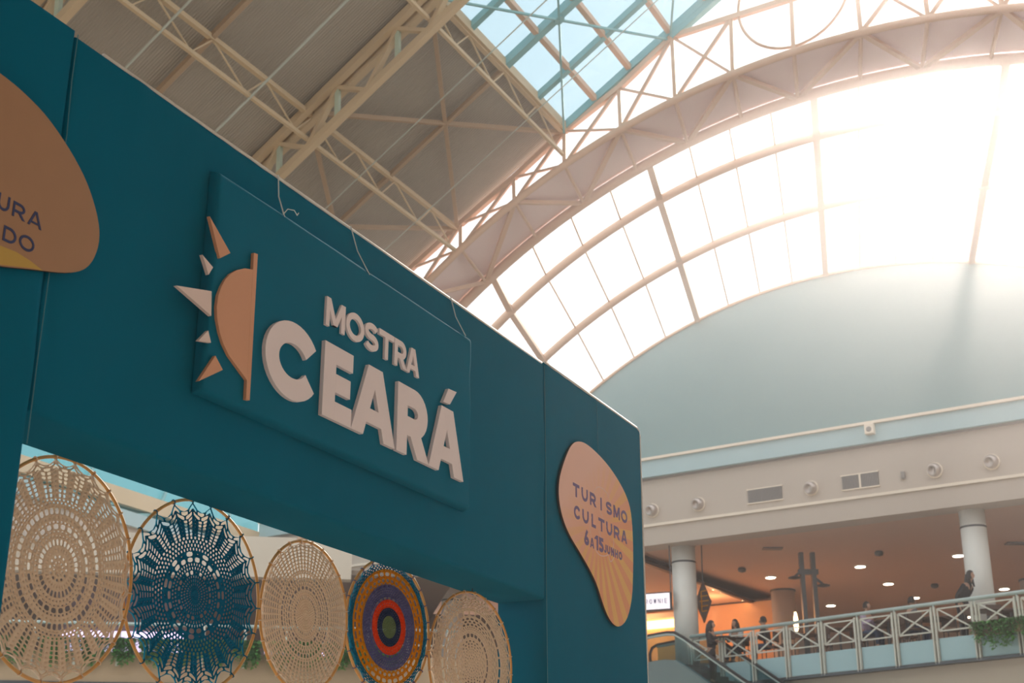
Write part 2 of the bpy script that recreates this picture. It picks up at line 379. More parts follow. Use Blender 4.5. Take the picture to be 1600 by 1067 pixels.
purlin(0.0, -22, -6.25, .62, 'lattice purlin high on the dark roof left of the box truss')
# rafters
def rafter(a, b0, b1, w, mt, label, d=.02): 
    m = MB(); m.bar(R(a, b0, d), R(a, b1, d), w, w*1.1); one(m, 'roof_rafter', mt, label, 'roof beam', 'rafters under the sloping roof')
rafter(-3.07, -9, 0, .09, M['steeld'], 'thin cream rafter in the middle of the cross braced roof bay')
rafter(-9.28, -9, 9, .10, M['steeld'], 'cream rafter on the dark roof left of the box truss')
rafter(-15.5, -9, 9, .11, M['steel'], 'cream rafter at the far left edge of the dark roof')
# cross braces
def xbrace(a0, a1, b0, b1, label, mt, w=.07, d=.02, g='cross braces of the roof bays'):
    c = R((a0+a1)/2, (b0+b1)/2, d)
    e = empty('cross_brace', c, label, 'roof brace', g)
    for p, q in ((R(a0, b0, d), R(a1, b1, d)), (R(a0, b1, d), R(a1, b0, d))):
        m = MB(); m.bar(p, q, w, w); m.build('brace_bar', mt, e)
    m = MB(); m.lathe(c, [(.12, -.02), (.12, .02)], 10, NRF); m.build('gusset_plate', mt, e)
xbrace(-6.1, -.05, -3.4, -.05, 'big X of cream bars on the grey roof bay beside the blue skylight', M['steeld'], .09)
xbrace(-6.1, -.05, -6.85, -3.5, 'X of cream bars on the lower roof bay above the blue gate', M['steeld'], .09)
xbrace(-6.1, -.05, .05, 3.2, 'thin X of grey rods stretched under the blue skylight', M['steelt'], .045, .1)
xbrace(-6.1, -.05, 3.3, 6.6, 'thin X of grey rods under the upper part of the blue skylight', M['steelt'], .045, .1)
# skylight grid
def skybar(p, q, w, label, mt, g):
    m = MB(); m.bar(p, q, w, w*1.1); one(m, 'skylight_bar', mt, label, 'skylight bar', g)
for a, w, lb in ((-6.1, .2, 'first'), (-4.65, .13, 'second'), (-3.07, .17, 'middle heavy'), (-1.52, .13, 'fourth'), (0.0, .17, 'last')):
    skybar(R(a, 0, -.05), R(a, 9, -.05), w, f'teal skylight bar running up the slope, {lb} counted away from the box truss', M['steelt'], 'teal bars up the skylight slope')
for b, lb in ((1.02, 'nearest to the grey roof'), (2.07, 'second above the grey roof'), (3.27, 'third above the grey roof'), (4.35, 'fourth above the grey roof'), (5.5, 'fifth above the grey roof')):
    skybar(R(-6.2, b, -.05), R(0, b, -.05), .12, f'brownish cross bar of the tinted skylight, {lb}', M['steelp'], 'cross bars of the skylight')
m = MB(); m.bar(R(-6.2, .02, -.06), R(.05, .02, -.06), .2, .22); one(m, 'skylight_curb', M['steel'], 'thick cream curb beam between grey roof and blue tinted skylight', 'roof beam')
# box trusses running up the slope
def boxtruss(a, label, depth, b0=-9.4, b1=9):
    e = empty('roof_truss', R(a, b0), label, 'roof truss', 'deep trusses running up the roof slope')
    for da, dd, nm in ((-.10, .02, 'top_chord'), (.14, .10, 'top_chord'), (.05, depth, 'bottom_chord')):
        m = MB(); m.bar(R(a+da, b0, dd), R(a+da, b1, dd), .15, .15); m.build(nm, M['steel'], e)
    b = b0; k = 0; 
    while b < b1-.8:
        m = MB(); 
        if k % 2 == 0: m.bar(R(a, b, .1), R(a+.03, b+.85, depth), .12, .08)
        else: m.bar(R(a, b+.85, .1), R(a+.03, b, depth), .12, .08)
        m.build('diagonal', M['steel'], e)
        if k % 2 == 0:
            m = MB(); m.bar(R(a, b, .08), R(a+.03, b, depth), .09, .09); m.build('post', M['steelg'], e)
        b += .85; k += 1
    return e
aT, bT = Rc(479, 175); 
# depth of the lower chord: find d where the seen line lies under the same vertical plane
best = min(((abs(Rc(434, 270, d_*.05)[0]-aT), d_*.05) for d_ in range(4, 40)))
print('T1 a', aT, 'depth', best)
DT = best[1]
boxtruss(aT+.05, 'deep lattice box truss rising to the near corner of the blue skylight', DT)
boxtruss(2*aT+.1, 'deep lattice truss at the upper left corner above the blue gate', DT)
# conduits
def conduit(p, q, d, r, label):
    a0, b0 = Rc(*p, d); a1, b1 = Rc(*q, d); am = (a0+a1)/2
    m = MB(); m.tube([R(am, -9.3, d), R(am, 8.8, d)], r, 8)
    one(m, 'conduit', M['pipe'], label, 'pipe', 'pale pipes under the roof')
    return am
conduit((199, 101), (300, 0), .66, .024, 'pale straight pipe under the dark roof, nearest to the upper left corner')
conduit((337, 202), (540, 7), .66, .026, 'pale straight pipe under the dark roof beside the box truss')
conduit((505, 324), (860, 0), .66, .014, 'thin pale pipe crossing the braced roof bay near the box truss')
conduit((636, 358), (940, 81), .66, .012, 'thin pale pipe crossing the braced roof bay near the gable truss')

# ------------------------------------------------------------------ left side wall with clerestory
cor = Wp(21.7, 0)
def Lp(t, z, off=0): p = cor+D1*t+N1*off; return Vector((p.x, p.y, z))
def Lc(x, y): q = hit(x, y, cor, N1); return (q-cor).dot(D1), q.z
def lbox(name, z0, z1, o0, o1, mt, t0=-42, t1=0, kind='structure'):
    m = MB(); m.prism([(t0, z0), (t1, z0), (t1, z1), (t0, z1)], Lp, o0, o1); return m.build(name, mt, kind=kind)
zb1 = Lc(156, 752)[1]; zb0 = Lc(156, 778)[1]; zl = Lc(192, 815)[1]
print('L wall', zb0, zb1, zl, Lc(156, 752)[0])
lbox('wall_left', 10.2, zl, -.3, 0, M['cream'])
lbox('trim_6', zb0, zb1, -.4, .12, M['steel'])
lbox('trim_7', zl-.1, zl+.35, -.3, .15, M['tealband'])
lbox('window_4', zl, zb1+8, -.1, -.09, M['clere'])
ORD = 'first second third fourth fifth sixth seventh eighth ninth tenth eleventh twelfth thirteenth fourteenth'.split()
for k in range(14):
    t = -23+k*1.75
    m = MB(); m.bar(Lp(t, zl+.2, .0), Lp(t+1.4, zb0, .0), .09, .09); one(m, 'clerestory_strut', M['steelt'], f'slanting teal strut below the clerestory beam, {ORD[k]} counted from the gate left pillar', 'strut', 'slanting struts below the clerestory beam')
    if k % 2 == 0:
        m = MB(); m.bar(Lp(t, zb1, .0), Lp(t+1.6, zb1+3.5, .0), .10, .10); one(m, 'roof_strut', M['steelt'], f'teal strut above the cream clerestory beam, {ORD[k//2]} counted from the gate left pillar', 'strut', 'struts above the clerestory beam')

# ================================================================== BLUE FABRIC GATE
UL, UR, US_, ZB, ZT, TH = -7.3, 0.0, -1.5, 2.854, 4.19, .285
gate = empty('fabric_gate', Pt(-3.4, 0, -.14), 'large teal fabric covered gate standing in the hall with signs on its front', 'gate')
def pbox(name, u0, u1, z0, z1, o0, o1, mt, par, bevel=0, smooth=False):
    m = MB(); m.prism([(u0, z0), (u1, z0), (u1, z1), (u0, z1)], Pt, o0, o1); return m.build(name, mt, par, bevel=bevel, smooth=smooth)
def nz3(x, y, z): return (math.sin(x*1.7+y*2.3+1)+math.sin(x*3.1-z*2.7+y)*.6+math.sin(z*5.3+x*4.1)*.35)/2
def cloth_box(name, u0, u1, z0, z1, folds, par):
    """a cover with real pulls and folds: gridded front and underside"""
    m = MB(); nu = max(8, int((u1-u0)/.035)); nzv = max(8, int((z1-z0)/.035)); base = 0; rad = .018
    def off(u, z):
        d = .0035*nz3(u*2.2, z*1.3, 0)+.0015*math.sin(u*38+2*math.sin(z*3))*max(0, math.sin(u*2.1+z))**2
        for (fu, wdt, amp, za, zb_) in folds:
            if za <= z <= zb_: d += amp*math.exp(-((u-fu-.012*math.sin(z*9))/wdt)**2)*math.sin(PI*(z-za)/(zb_-za))
        e = min(u-u0, u1-u, z-z0, z1-z)
        if e < rad: d -= rad*(1-math.sqrt(max(0, 1-((rad-e)/rad)**2)))
        return d
    us = [u0+(u1-u0)*i/nu for i in range(nu+1)]; zs = [z0+(z1-z0)*i/nzv for i in range(nzv+1)]
    us = sorted(set([u0, u0+.004, u0+.010, u0+.018, u1-.018, u1-.010, u1-.004, u1]+us[1:-1])); zs = sorted(set([z0, z0+.004, z0+.010, z0+.018, z1-.018, z1-.010, z1-.004, z1]+zs[1:-1]))
    U, Z = len(us), len(zs); tg = -TH
    for z in zs:
        for u in us: m.v.append(tuple(Pt(u, z, off(u, z))))
    m.f += [(j*U+i, j*U+i+1, (j+1)*U+i+1, (j+1)*U+i) for j in range(Z-1) for i in range(U-1)]
    b = len(m.v)      # rim going back, following the outline
    rim = [(0, i) for i in range(U)]+[(j, U-1) for j in range(1, Z)]+[(Z-1, i) for i in range(U-2, -1, -1)]+[(j, 0) for j in range(Z-2, 0, -1)]
    for (j, i) in rim: m.v.append(tuple(Pt(us[i], zs[j], tg)))
    n = len(rim)
    for k in range(n):
        a_ = rim[k][0]*U+rim[k][1]; c_ = rim[(k+1) % n][0]*U+rim[(k+1) % n][1]; m.f.append((a_, b+k, b+(k+1) % n, c_))
    m.f.append(tuple(b+k for k in range(n))[::-1])
    o = m.build(name, M['fabric'], par, smooth=True); o.data.shade_smooth() if hasattr(o.data, 'shade_smooth') else None
    md = o.modifiers.new('es', 'EDGE_SPLIT'); md.split_angle = math.radians(50)
    return o
cloth_box('left_pillar', UL, -5.237, 0, ZT+.01, [(-5.27, .02, .012, 2.6, 3.6), (-5.33, .03, .008, 2.5, 3.9)], gate)
cloth_box('lintel', -5.235, US_, ZB, ZT-.01, [(-5.20, .025, -.012, 2.9, 3.4), (-1.53, .015, .008, 2.9, 4.1), (-4.9, .05, .006, 3.9, 4.3), (-2.8, .06, .004, 2.8, 3.2), (-1.75, .03, .004, 2.9, 3.6)], gate)
cloth_box('right_pillar', US_+.002, UR, 0, ZT+.006, [(-.13, .02, .010, 2.7, 3.6), (-.75, .012, .004, 3.6, 4.3), (-.25, .04, .005, 2.6, 3.2), (-1.42, .012, .006, 2.0, 4.0)], gate)
def seam(name, pts, r=.0015): m = MB(); m.tube([Pt(*p) for p in pts], r, 5); m.build(name, M['stitch'], gate)
seam('stitched_seam', [(-5.236, 4.18, .006), (-5.24, 4.0, .008), (-5.232, 3.8, .008), (-5.238, 3.6, .006), (-5.233, 3.4, .01), (-5.238, 3.0, .010), (-5.236, 2.75, .008)], .0018)
seam('stitched_seam', [(US_, 4.17, .004), (US_+.003, 3.6, .006), (US_, 3.0, .005), (US_+.004, 2.2, .006)], .0015)
seam('stitched_seam', [(-.745, 4.18, .006), (-.742, 3.85, .006)], .0012)
M['sunlit_rim'] = mat('white_sunlit_rim', (.95, .95, .94), .5)  # white tubes added along the gate edges to draw their sunlit rim
for nm, pts in (('top_sunlit_rim', [(-5.1, ZT-.009, -.006), (-1.52, ZT-.009, -.006)]), ('top_sunlit_rim', [(-1.48, ZT+.006, -.006), (-.75, ZT+.008, -.006), (-.05, ZT+.005, -.006), (-.012, ZT-.015, -.004)]), ('side_sunlit_rim', [(-.004, ZT-.03, -.004), (-.002, 3.4, -.004), (-.004, 2.4, -.004)])):
    m = MB(); m.tube([Pt(*p) for p in pts], .0075, 6); m.build(nm, M['sunlit_rim'], gate, smooth=True)
# centre panel with its letters, hung on three wires
pan = empty('logo_panel', Pt(-3.48, 3.13, .03), 'raised square teal fabric panel with the sun logo and pale lettering, on the gate lintel', 'sign')
def pillow(name, u0, u1, z0, z1, o0, o1, mt, par, rad=.03):
    m = MB(); nu, nv = 50, 28
    us = [u0, u0+.003, u0+.009, u0+.018, u0+.03]+[u0+.03+(u1-u0-.06)*i/nu for i in range(1, nu)]+[u1-.03, u1-.018, u1-.009, u1-.003, u1]
    zs = [z0, z0+.003, z0+.009, z0+.018, z0+.03]+[z0+.03+(z1-z0-.06)*i/nv for i in range(1, nv)]+[z1-.03, z1-.018, z1-.009, z1-.003, z1]
    U, Z = len(us), len(zs)
    for z in zs:
        for u in us:
            e1 = min(1, min(u-u0, u1-u)/rad); e2 = min(1, min(z-z0, z1-z)/rad)
            k = math.sqrt(max(0, 1-(1-e1)**2))*math.sqrt(max(0, 1-(1-e2)**2))
            w = .002*nz3(u*4, z*3, 1)+.003*math.exp(-min(u-u0, u1-u)/.08)*math.sin(z*22+u*9)
            m.v.append(tuple(Pt(u, z, o0+(o1-o0)*k+w*k)))
    m.f += [(j*U+i, j*U+i+1, (j+1)*U+i+1, (j+1)*U+i) for j in range(Z-1) for i in range(U-1)]
    return m.build(name, mt, par, smooth=True)
pillow('padded_board', -4.50, -2.45, 3.127, 4.007, .004, .046, M['fabric2'], pan, .016)
for (a_, b_) in [((-4.079, 4.185), (-4.072, 3.99)), ((-3.533, 4.185), (-3.424, 3.985)), ((-2.612, 4.185), (-2.52, 4.0))]:
    m = MB(); m.tube([Pt(a_[0], a_[1], .006), Pt((a_[0]+b_[0])/2, (a_[1]+b_[1])/2, .012), Pt(b_[0], b_[1], .045)], .003, 5); m.build('hanging_wire', M['wire'], pan)
m = MB(); m.tube([Pt(-4.07, 4.0, .03), Pt(-4.06, 4.03, .05), Pt(-4.03, 4.035, .06), Pt(-3.995, 4.03, .05), Pt(-3.985, 4.045, .05)], .0022, 5); m.build('loose_wire_end', M['wire'], pan)

# ------------------------------------------------------------------ letter builder: strokes of one weight, flat cut
def rib(pts, t, closed=False, cap0=True, cap1=True):
    pts = [Vector((p[0], p[1])) for p in pts]; pts = [p for i, p in enumerate(pts) if i == 0 or (p-pts[i-1]).length > 1e-5]; n = len(pts); L = []; Rr = []
    if not closed:
        if cap0: d = (pts[0]-pts[1]).normalized(); pts[0] = pts[0]+d*t/2
        if cap1: d = (pts[-1]-pts[-2]).normalized(); pts[-1] = pts[-1]+d*t/2
    for i in range(n):
        if closed: d0 = (pts[i]-pts[i-1]).normalized(); d1 = (pts[(i+1) % n]-pts[i]).normalized()
        else: d0 = (pts[i]-pts[i-1]).normalized() if i else (pts[1]-pts[0]).normalized(); d1 = (pts[i+1]-pts[i]).normalized() if i < n-1 else d0
        n0 = Vector((-d0.y, d0.x)); n1 = Vector((-d1.y, d1.x)); b = (n0+n1).normalized(); k = t/2/max(.4, b.dot(n0))
        L.append(pts[i]+b*k); Rr.append(pts[i]-b*k)
    return L, Rr, closed
def el(cx, cy, rx, ry, a0, a1, n=20): return [(cx+rx*math.cos(math.radians(a0+(a1-a0)*i/n)), cy+ry*math.sin(math.radians(a0+(a1-a0)*i/n))) for i in range(n+1)]
def box4(x0, y0, x1, y1): return [(x0, y0), (x1, y0), (x1, y1), (x0, y1)]
def diag(x0, y0, x1, y1, t):
    hw = t/2*math.hypot(x1-x0, y1-y0)/abs(y1-y0); return [(x0-hw, y0), (x0+hw, y0), (x1+hw, y1), (x1-hw, y1)]
def glyph(c, w, h, t):
    P = []; r = t/2; rx = (w-t)/2; ry = (h-t)/2
    if c == 'O': P = [rib(el(w/2, h/2, rx, ry, 0, 360, 36)[:-1], t, True)]
    elif c == 'C': P = [rib(el(w/2, h/2, rx, ry, 32, 328, 32), t, cap0=False, cap1=False)]
    elif c == 'S':
        rq = (h-t)/4; a = el(w/2, h-r-rq, rx, rq, 25, 270, 18); b = el(w/2, r+rq, rx, rq, 90, -155, 18); P = [rib(a[:-1]+b, t, cap0=False, cap1=False)]
    elif c == 'E': P = [box4(0, 0, t, h), box4(t, h-t*.9, w, h), box4(t, h/2-t*.45, w*.93, h/2+t*.45), box4(t, 0, w, t*.9)]
    elif c == 'T': P = [box4(0, h-t, w, h), box4(w/2-r, 0, w/2+r, h-t)]
    elif c == 'I': P = [box4(0, 0, t, h)]
    elif c == 'L': P = [box4(0, 0, t, h), box4(t, 0, w, t)]
    elif c == 'H': P = [box4(0, 0, t, h), box4(w-t, 0, w, h), box4(t, h/2-r, w-t, h/2+r)]
    elif c == 'N': P = [box4(0, 0, t, h), box4(w-t, 0, w, h), diag(w-r, 0, r, h, t)]
    elif c == 'M': P = [box4(0, 0, t, h), box4(w-t, 0, w, h), diag(w/2, h*.12, r*1.2, h, t), diag(w/2, h*.12, w-r*1.2, h, t)]
    elif c == 'W': P = [diag(w*.27, 0, r, h, t), diag(w*.27, 0, w/2, h, t), diag(w*.73, 0, w/2, h, t), diag(w*.73, 0, w-r, h, t)]
    elif c == 'A':
        hw = r*1.08; P = [diag(hw, 0, w/2-t*.12, h, t), diag(w-hw, 0, w/2+t*.12, h, t), box4(w*.26, h*.19, w*.74, h*.19+t*.75)]
    elif c == 'U': P = [rib([(r, h)]+el(w/2, r+rx, rx, rx, 180, 360, 16)+[(w-r, h)], t, cap0=False, cap1=False)]
    elif c == 'J': P = [rib(el(w/2, r+rx, rx, rx, 200, 360, 12)+[(w-r, h)], t, cap0=False, cap1=False)]
    elif c == 'D': P = [box4(0, 0, t, h), rib([(t*.5, h-r), (w*.45, h-r)]+el(w*.45, h/2, w*.55-r, ry, 90, -90, 18)+[(t*.5, r)], t, cap0=False, cap1=False)]
    elif c in 'RB':
        yb = h*.40; ryb = (h-yb-r-r*.2)/2; cy = h-r-ryb; P = [box4(0, 0, t, h), rib([(t*.5, h-r), (w*.52, h-r)]+el(w*.52, cy, w*.43-r, ryb, 90, -90, 14)+[(t*.5, cy-ryb)], t, cap0=False, cap1=False)]
        if c == 'R': P.append(diag(w-r*1.1, 0, w*.50, cy-ryb, t))
        else: P.append(rib([(t*.5, cy-ryb), (w*.55, cy-ryb)]+el(w*.55, (cy-ryb+r)/2, w*.45-r, (cy-ryb-r)/2, 90, -90, 14)+[(t*.5, r)], t, cap0=False, cap1=False))
    elif c == '1': P = [box4(w-t, 0, w, h), diag(r, h*.72, w-r, h-t*.1, t)]
    elif c == '6': P = [rib(el(w/2, h*.3, rx, h*.3-r, 0, 360, 24)[:-1], t, True), rib([(r*1.15, h*.36), (w*.42, h*.72), (w*.68, h)], t, cap0=False, cap1=False)]
    elif c == '5': P = [box4(t*.2, h-t, w*.95, h), box4(t*.2, h*.48, t*1.2, h-t), rib([(t*.7, h*.56), (w*.42, h*.62)]+el(w*.45, h*.33, w*.55-r, h*.33-r, 85, -150, 18), t, cap0=False, cap1=False)]
    return P
def put(P, u0, z0, o0, o1, m, fr):
    for k, q in enumerate(P):
        e = k*.00012
        if isinstance(q, tuple):
            L, Rr, cl = q; n = len(L); b = len(m.v)
            for a in (L, Rr):
                for o in (o0, o1+e): m.v += [tuple(fr(u0+p.x, z0+p.y, o)) for p in a]
            # blocks: L-back, L-front, R-back, R-front
            for i in range(n if cl else n-1):
                j = (i+1) % n
                m.f += [(b+n+i, b+n+j, b+3*n+j, b+3*n+i), (b+i, b+j, b+n+j, b+n+i), (b+3*n+i, b+3*n+j, b+2*n+j, b+2*n+i), (b+2*n+i, b+2*n+j, b+j, b+i)]
            if not cl:
                for i in (0, n-1): m.f.append((b+i, b+n+i, b+3*n+i, b+2*n+i))
        else: m.prism([(u0+p[0], z0+p[1]) for p in q], fr, o0, o1+e)
def letters(spec, h, t, z0, o0, o1, mt, par, fr, name='letter', extra=None):
    for (c, u0, u1) in spec:
        m = MB(); put(glyph(c, u1-u0, h, t), u0, z0, o0, o1, m, fr); m.build(name, mt, par)
LB, LF = .046, .064
letters([('C', -4.166, -3.798), ('E', -3.768, -3.553)], .318, .088, 3.243, LB, LF, M['letter'], pan, Pt)
letters([('A', -3.552, -3.197), ('R', -3.183, -2.90), ('A', -2.897, -2.560)], .318, .088, 3.243, LB, LF, M['letter'], pan, Pt)
m = MB(); m.prism([(-2.771, 3.582), (-2.705, 3.588), (-2.640, 3.668), (-2.722, 3.662)], Pt, LB, LF); m.build('letter_accent', M['letter'], pan)
letters([('M', -3.763, -3.620), ('O', -3.611, -3.468), ('S', -3.462, -3.350), ('T', -3.345, -3.218), ('R', -3.213, -3.105), ('A', -3.107, -2.990)], .126, .027, 3.633, LB, LF-.006, M['letter'], pan, Pt)
# sun logo
disc = [(-4.275, 3.751), (-4.251, 3.755), (-4.247, 3.482), (-4.236, 3.168), (-4.256, 3.165), (-4.262, 3.240)]
import itertools
cxp = [(-4.262, 3.240), (-4.376, 3.300), (-4.415, 3.335), (-4.439, 3.370), (-4.458, 3.415), (-4.466, 3.46), (-4.463, 3.505), (-4.450, 3.545), (-4.431, 3.580), (-4.403, 3.614), (-4.363, 3.645), (-4.32, 3.668), (-4.269, 3.682)]
m = MB(); m.prism([(-4.272, 3.751), (-4.248, 3.755), (-4.236, 3.168), (-4.258, 3.165)], Pt, LB, LF-.004); m.prism([(-4.259, 3.240)]+cxp[1:], Pt, LB, LF-.0045); m.build('half_disc', M['orange'], pan)
for pts, mt in (([(-4.548, 3.788), (-4.413, 3.694), (-4.471, 3.650)], 'orange'), ([(-4.571, 3.625), (-4.506, 3.600), (-4.527, 3.563)], 'rayw'), ([(-4.694, 3.458), (-4.503, 3.507), (-4.494, 3.414)], 'rayw'), ([(-4.553, 3.299), (-4.504, 3.354), (-4.483, 3.314)], 'rayw'), ([(-4.453, 3.274), (-4.405, 3.235), (-4.534, 3.153)], 'orange')):
    m = MB(); m.prism(pts[::-1], Pt, LB, LF-.004); o = m.build('sun_ray', M[mt], pan); o['label'] = 'apricot ray' if mt == 'orange' else 'pale ray'

def smooth_poly(pts, it=2):
    for _ in range(it):
        q = []
        for i in range(len(pts)):
            a_, b_ = pts[i], pts[(i+1) % len(pts)]
            q += [(a_[0]*.75+b_[0]*.25, a_[1]*.75+b_[1]*.25), (a_[0]*.25+b_[0]*.75, a_[1]*.25+b_[1]*.75)]
        pts = q
    return pts
# right hand shaped sign; the printed sun rays are surface pattern
blobR = [(-1.102, 3.828), (-0.981, 3.852), (-0.798, 3.836), (-0.608, 3.797), (-0.447, 3.738), (-0.317, 3.664), (-0.255, 3.573), (-0.243, 3.381), (-0.262, 3.187), (-0.290, 3.040), (-0.376, 2.905), (-0.494, 2.842), (-0.59, 2.838), (-0.675, 2.870), (-0.755, 2.939), (-0.841, 3.044), (-0.956, 3.118), (-1.099, 3.192), (-1.21, 3.246), (-1.305, 3.319), (-1.362, 3.423), (-1.358, 3.529), (-1.31, 3.621), (-1.236, 3.723), (-1.176, 3.786)]
def sunray_mat():
    m = mat('printed_sunray_board', (.84, .38, .20), .6, var=.04); nt = m.node_tree; b = nt.nodes['Principled BSDF']
    g = nt.nodes.new('ShaderNodeNewGeometry')
    def math_(op, a, bb=None):
        n = nt.nodes.new('ShaderNodeMath'); n.operation = op
        for i, v in enumerate((a, bb)):
            if v is None: continue
            if isinstance(v, (int, float)): n.inputs[i].default_value = v
            else: nt.links.new(v, n.inputs[i])
        return n.outputs[0]
    c = Pt(-.80, 3.40, .02)
    sub = nt.nodes.new('ShaderNodeVectorMath'); sub.operation = 'SUBTRACT'; nt.links.new(g.outputs['Position'], sub.inputs[0]); sub.inputs[1].default_value = c
    dt = nt.nodes.new('ShaderNodeVectorMath'); dt.operation = 'DOT_PRODUCT'; nt.links.new(sub.outputs[0], dt.inputs[0]); dt.inputs[1].default_value = D1
    sp_ = nt.nodes.new('ShaderNodeSeparateXYZ'); nt.links.new(sub.outputs[0], sp_.inputs[0])
    u, z = dt.outputs['Value'], sp_.outputs['Z']
    ang = math_('ARCTAN2', z, u); r = math_('SQRT', math_('ADD', math_('MULTIPLY', u, u), math_('MULTIPLY', z, z)))
    st = math_('GREATER_THAN', math_('SINE', math_('MULTIPLY', ang, 26)), 0)
    # the print fades to plain pink at the upper left
    fade = math_('SUBTRACT', math_('ADD', math_('MULTIPLY', u, 1.1), .62), math_('MULTIPLY', z, 1.6))
    fade = math_('MINIMUM', math_('MAXIMUM', fade, 0), 1)
    inner = math_('MINIMUM', math_('MAXIMUM', math_('MULTIPLY', math_('SUBTRACT', r, .12), 6), 0), 1)
    fac = math_('MULTIPLY', math_('MULTIPLY', st, fade), inner)
    m1 = nt.nodes.new('ShaderNodeMix'); m1.data_type = 'RGBA'; m1.inputs['A'].default_value = (.97, .60, .48, 1); m1.inputs['B'].default_value = (.92, .40, .19, 1); nt.links.new(fade, m1.inputs['Factor'])
    m2 = nt.nodes.new('ShaderNodeMix'); m2.data_type = 'RGBA'; m2.inputs['B'].default_value = (.95, .55, .18, 1); nt.links.new(m1.outputs['Result'], m2.inputs['A']); nt.links.new(fac, m2.inputs['Factor'])
    nt.links.new(m2.outputs['Result'], b.inputs['Base Color']); return m
M['sunray'] = sunray_mat()
sr = empty('shaped_sign', Pt(-.8, 2.85, .02), 'pear shaped apricot sign with violet lettering on the gate right pillar', 'sign')
pr = smooth_poly(blobR[::-1])
m = MB(); m.prism(pr, Pt, .008, .020); m.build('backing_board', M['edge'], sr)
m = MB(); m.prism(pr, Pt, .0201, .0215); m.build('printed_face', M['sunray'], sr)
ZR = .0216
def spread_word(word, u0, u1, w, z0, h, t, mt, par, ws=None):
    n = len(word); out = []
    for i, c in enumerate(word):
        cw = (ws or {}).get(c, w); cx = u0+w/2+(u1-u0-w)*i/(n-1); out.append((c, cx-cw/2, cx+cw/2))
    letters(out, h, t, z0, ZR-.0005, ZR+.0012, mt, par, Pt)
spread_word('TURISMO', -1.165, -.340, .090, 3.492, .077, .018, M['violet'], sr, {'I': .018, 'M': .1, 'O': .1})
spread_word('CULTURA', -1.155, -.350, .090, 3.365, .077, .018, M['violet'], sr, {'L': .06})
letters([('6', -1.015, -.948), ('1', -.862, -.812), ('5', -.798, -.730)], .086, .021, 3.240, ZR-.0005, ZR+.0012, M['violet'], sr, Pt)
letters([('A', -.930, -.872)], .058, .012, 3.240, ZR-.0005, ZR+.0012, M['violet'], sr, Pt)
letters([('J', -.722, -.685), ('U', -.672, -.628), ('N', -.612, -.566), ('H', -.550, -.505), ('O', -.490, -.438)], .050, .012, 3.248, ZR-.0005, ZR+.0012, M['violet'], sr, Pt)
def spline(pts, n=8):
    o = []
    for i in range(len(pts)-1):
        p0 = pts[max(i-1, 0)]; p1 = pts[i]; p2 = pts[i+1]; p3 = pts[min(i+2, len(pts)-1)]
        for k in range(n):
            t = k/n; o.append(tuple(.5*((2*p1[j])+(-p0[j]+p2[j])*t+(2*p0[j]-5*p1[j]+4*p2[j]-p3[j])*t*t+(-p0[j]+3*p1[j]-3*p2[j]+p3[j])*t**3) for j in range(2)))
    return o+[pts[-1]]
for cv in ([(-.670, 3.500), (-.626, 3.509), (-.602, 3.551), (-.643, 3.611), (-.722, 3.631), (-.801, 3.623), (-.857, 3.582), (-.883, 3.521), (-.871, 3.457)], [(-.777, 3.489), (-.72, 3.44), (-.657, 3.39)], [(-.571, 3.358), (-.57, 3.32), (-.600, 3.280)], [(-.880, 3.43), (-.925, 3.397), (-.923, 3.326), (-.867, 3.247), (-.792, 3.219), (-.714, 3.227), (-.660, 3.245)], [(-.601, 3.266), (-.562, 3.254), (-.621, 3.210), (-.655, 3.245)], [(-.80, 3.375), (-.77, 3.33), (-.745, 3.31)]):
    m = MB(); put([rib(spline(cv), .0065, cap0=False, cap1=False)], 0, 0, ZR-.0008, ZR+.0006, m, Pt); m.build('printed_line', M['pinkline'], sr)
# left hand shaped sign
blobL = [(-6.25, 3.60), (-6.15, 3.75), (-5.9, 3.85), (-5.70, 3.868), (-5.543, 3.858), (-5.452, 3.846), (-5.336, 3.813), (-5.208, 3.736), (-5.122, 3.659), (-5.059, 3.556), (-5.047, 3.48), (-5.070, 3.405), (-5.112, 3.358), (-5.190, 3.322), (-5.316, 3.287), (-5.441, 3.248), (-5.65, 3.20), (-5.9, 3.22), (-6.15, 3.32), (-6.27, 3.45)]
sl = empty('shaped_sign', Pt(-5.6, 3.2, .02), 'big rounded ochre sign with navy lettering and a mustard wedge, on the left pillar', 'sign')
pl = smooth_poly(blobL[::-1])
m = MB(); m.prism(pl, Pt, .010, .022); m.build('backing_board', M['edge'], sl)
m = MB(); m.prism(pl, Pt, .0221, .0235); m.build('printed_face', M['signl'], sl)
wed = [(-5.275, 3.2975), (-5.33, 3.310), (-5.39, 3.316), (-5.47, 3.310), (-5.60, 3.275), (-5.60, 3.2165), (-5.441, 3.2535), (-5.316, 3.290)]
m = MB(); m.prism(wed[::-1], Pt, .0235, .0242); m.build('printed_wedge', M['yellow'], sl)
ZL = .0238
def letl(c, u0, u1, z0, h, t): m = MB(); put(glyph(c, u1-u0, h, t), u0, z0, ZL-.0005, ZL+.0012, m, Pt); m.build('letter', M['navy'], sl)
letl('U', -5.487, -5.440, 3.424, .053, .0085); letl('R', -5.4265, -5.374, 3.424, .050, .0085); letl('A', -5.362, -5.303, 3.424, .052, .0085)
letl('D', -5.450, -5.397, 3.332, .050, .0085); letl('O', -5.385, -5.322, 3.334, .051, .0085)

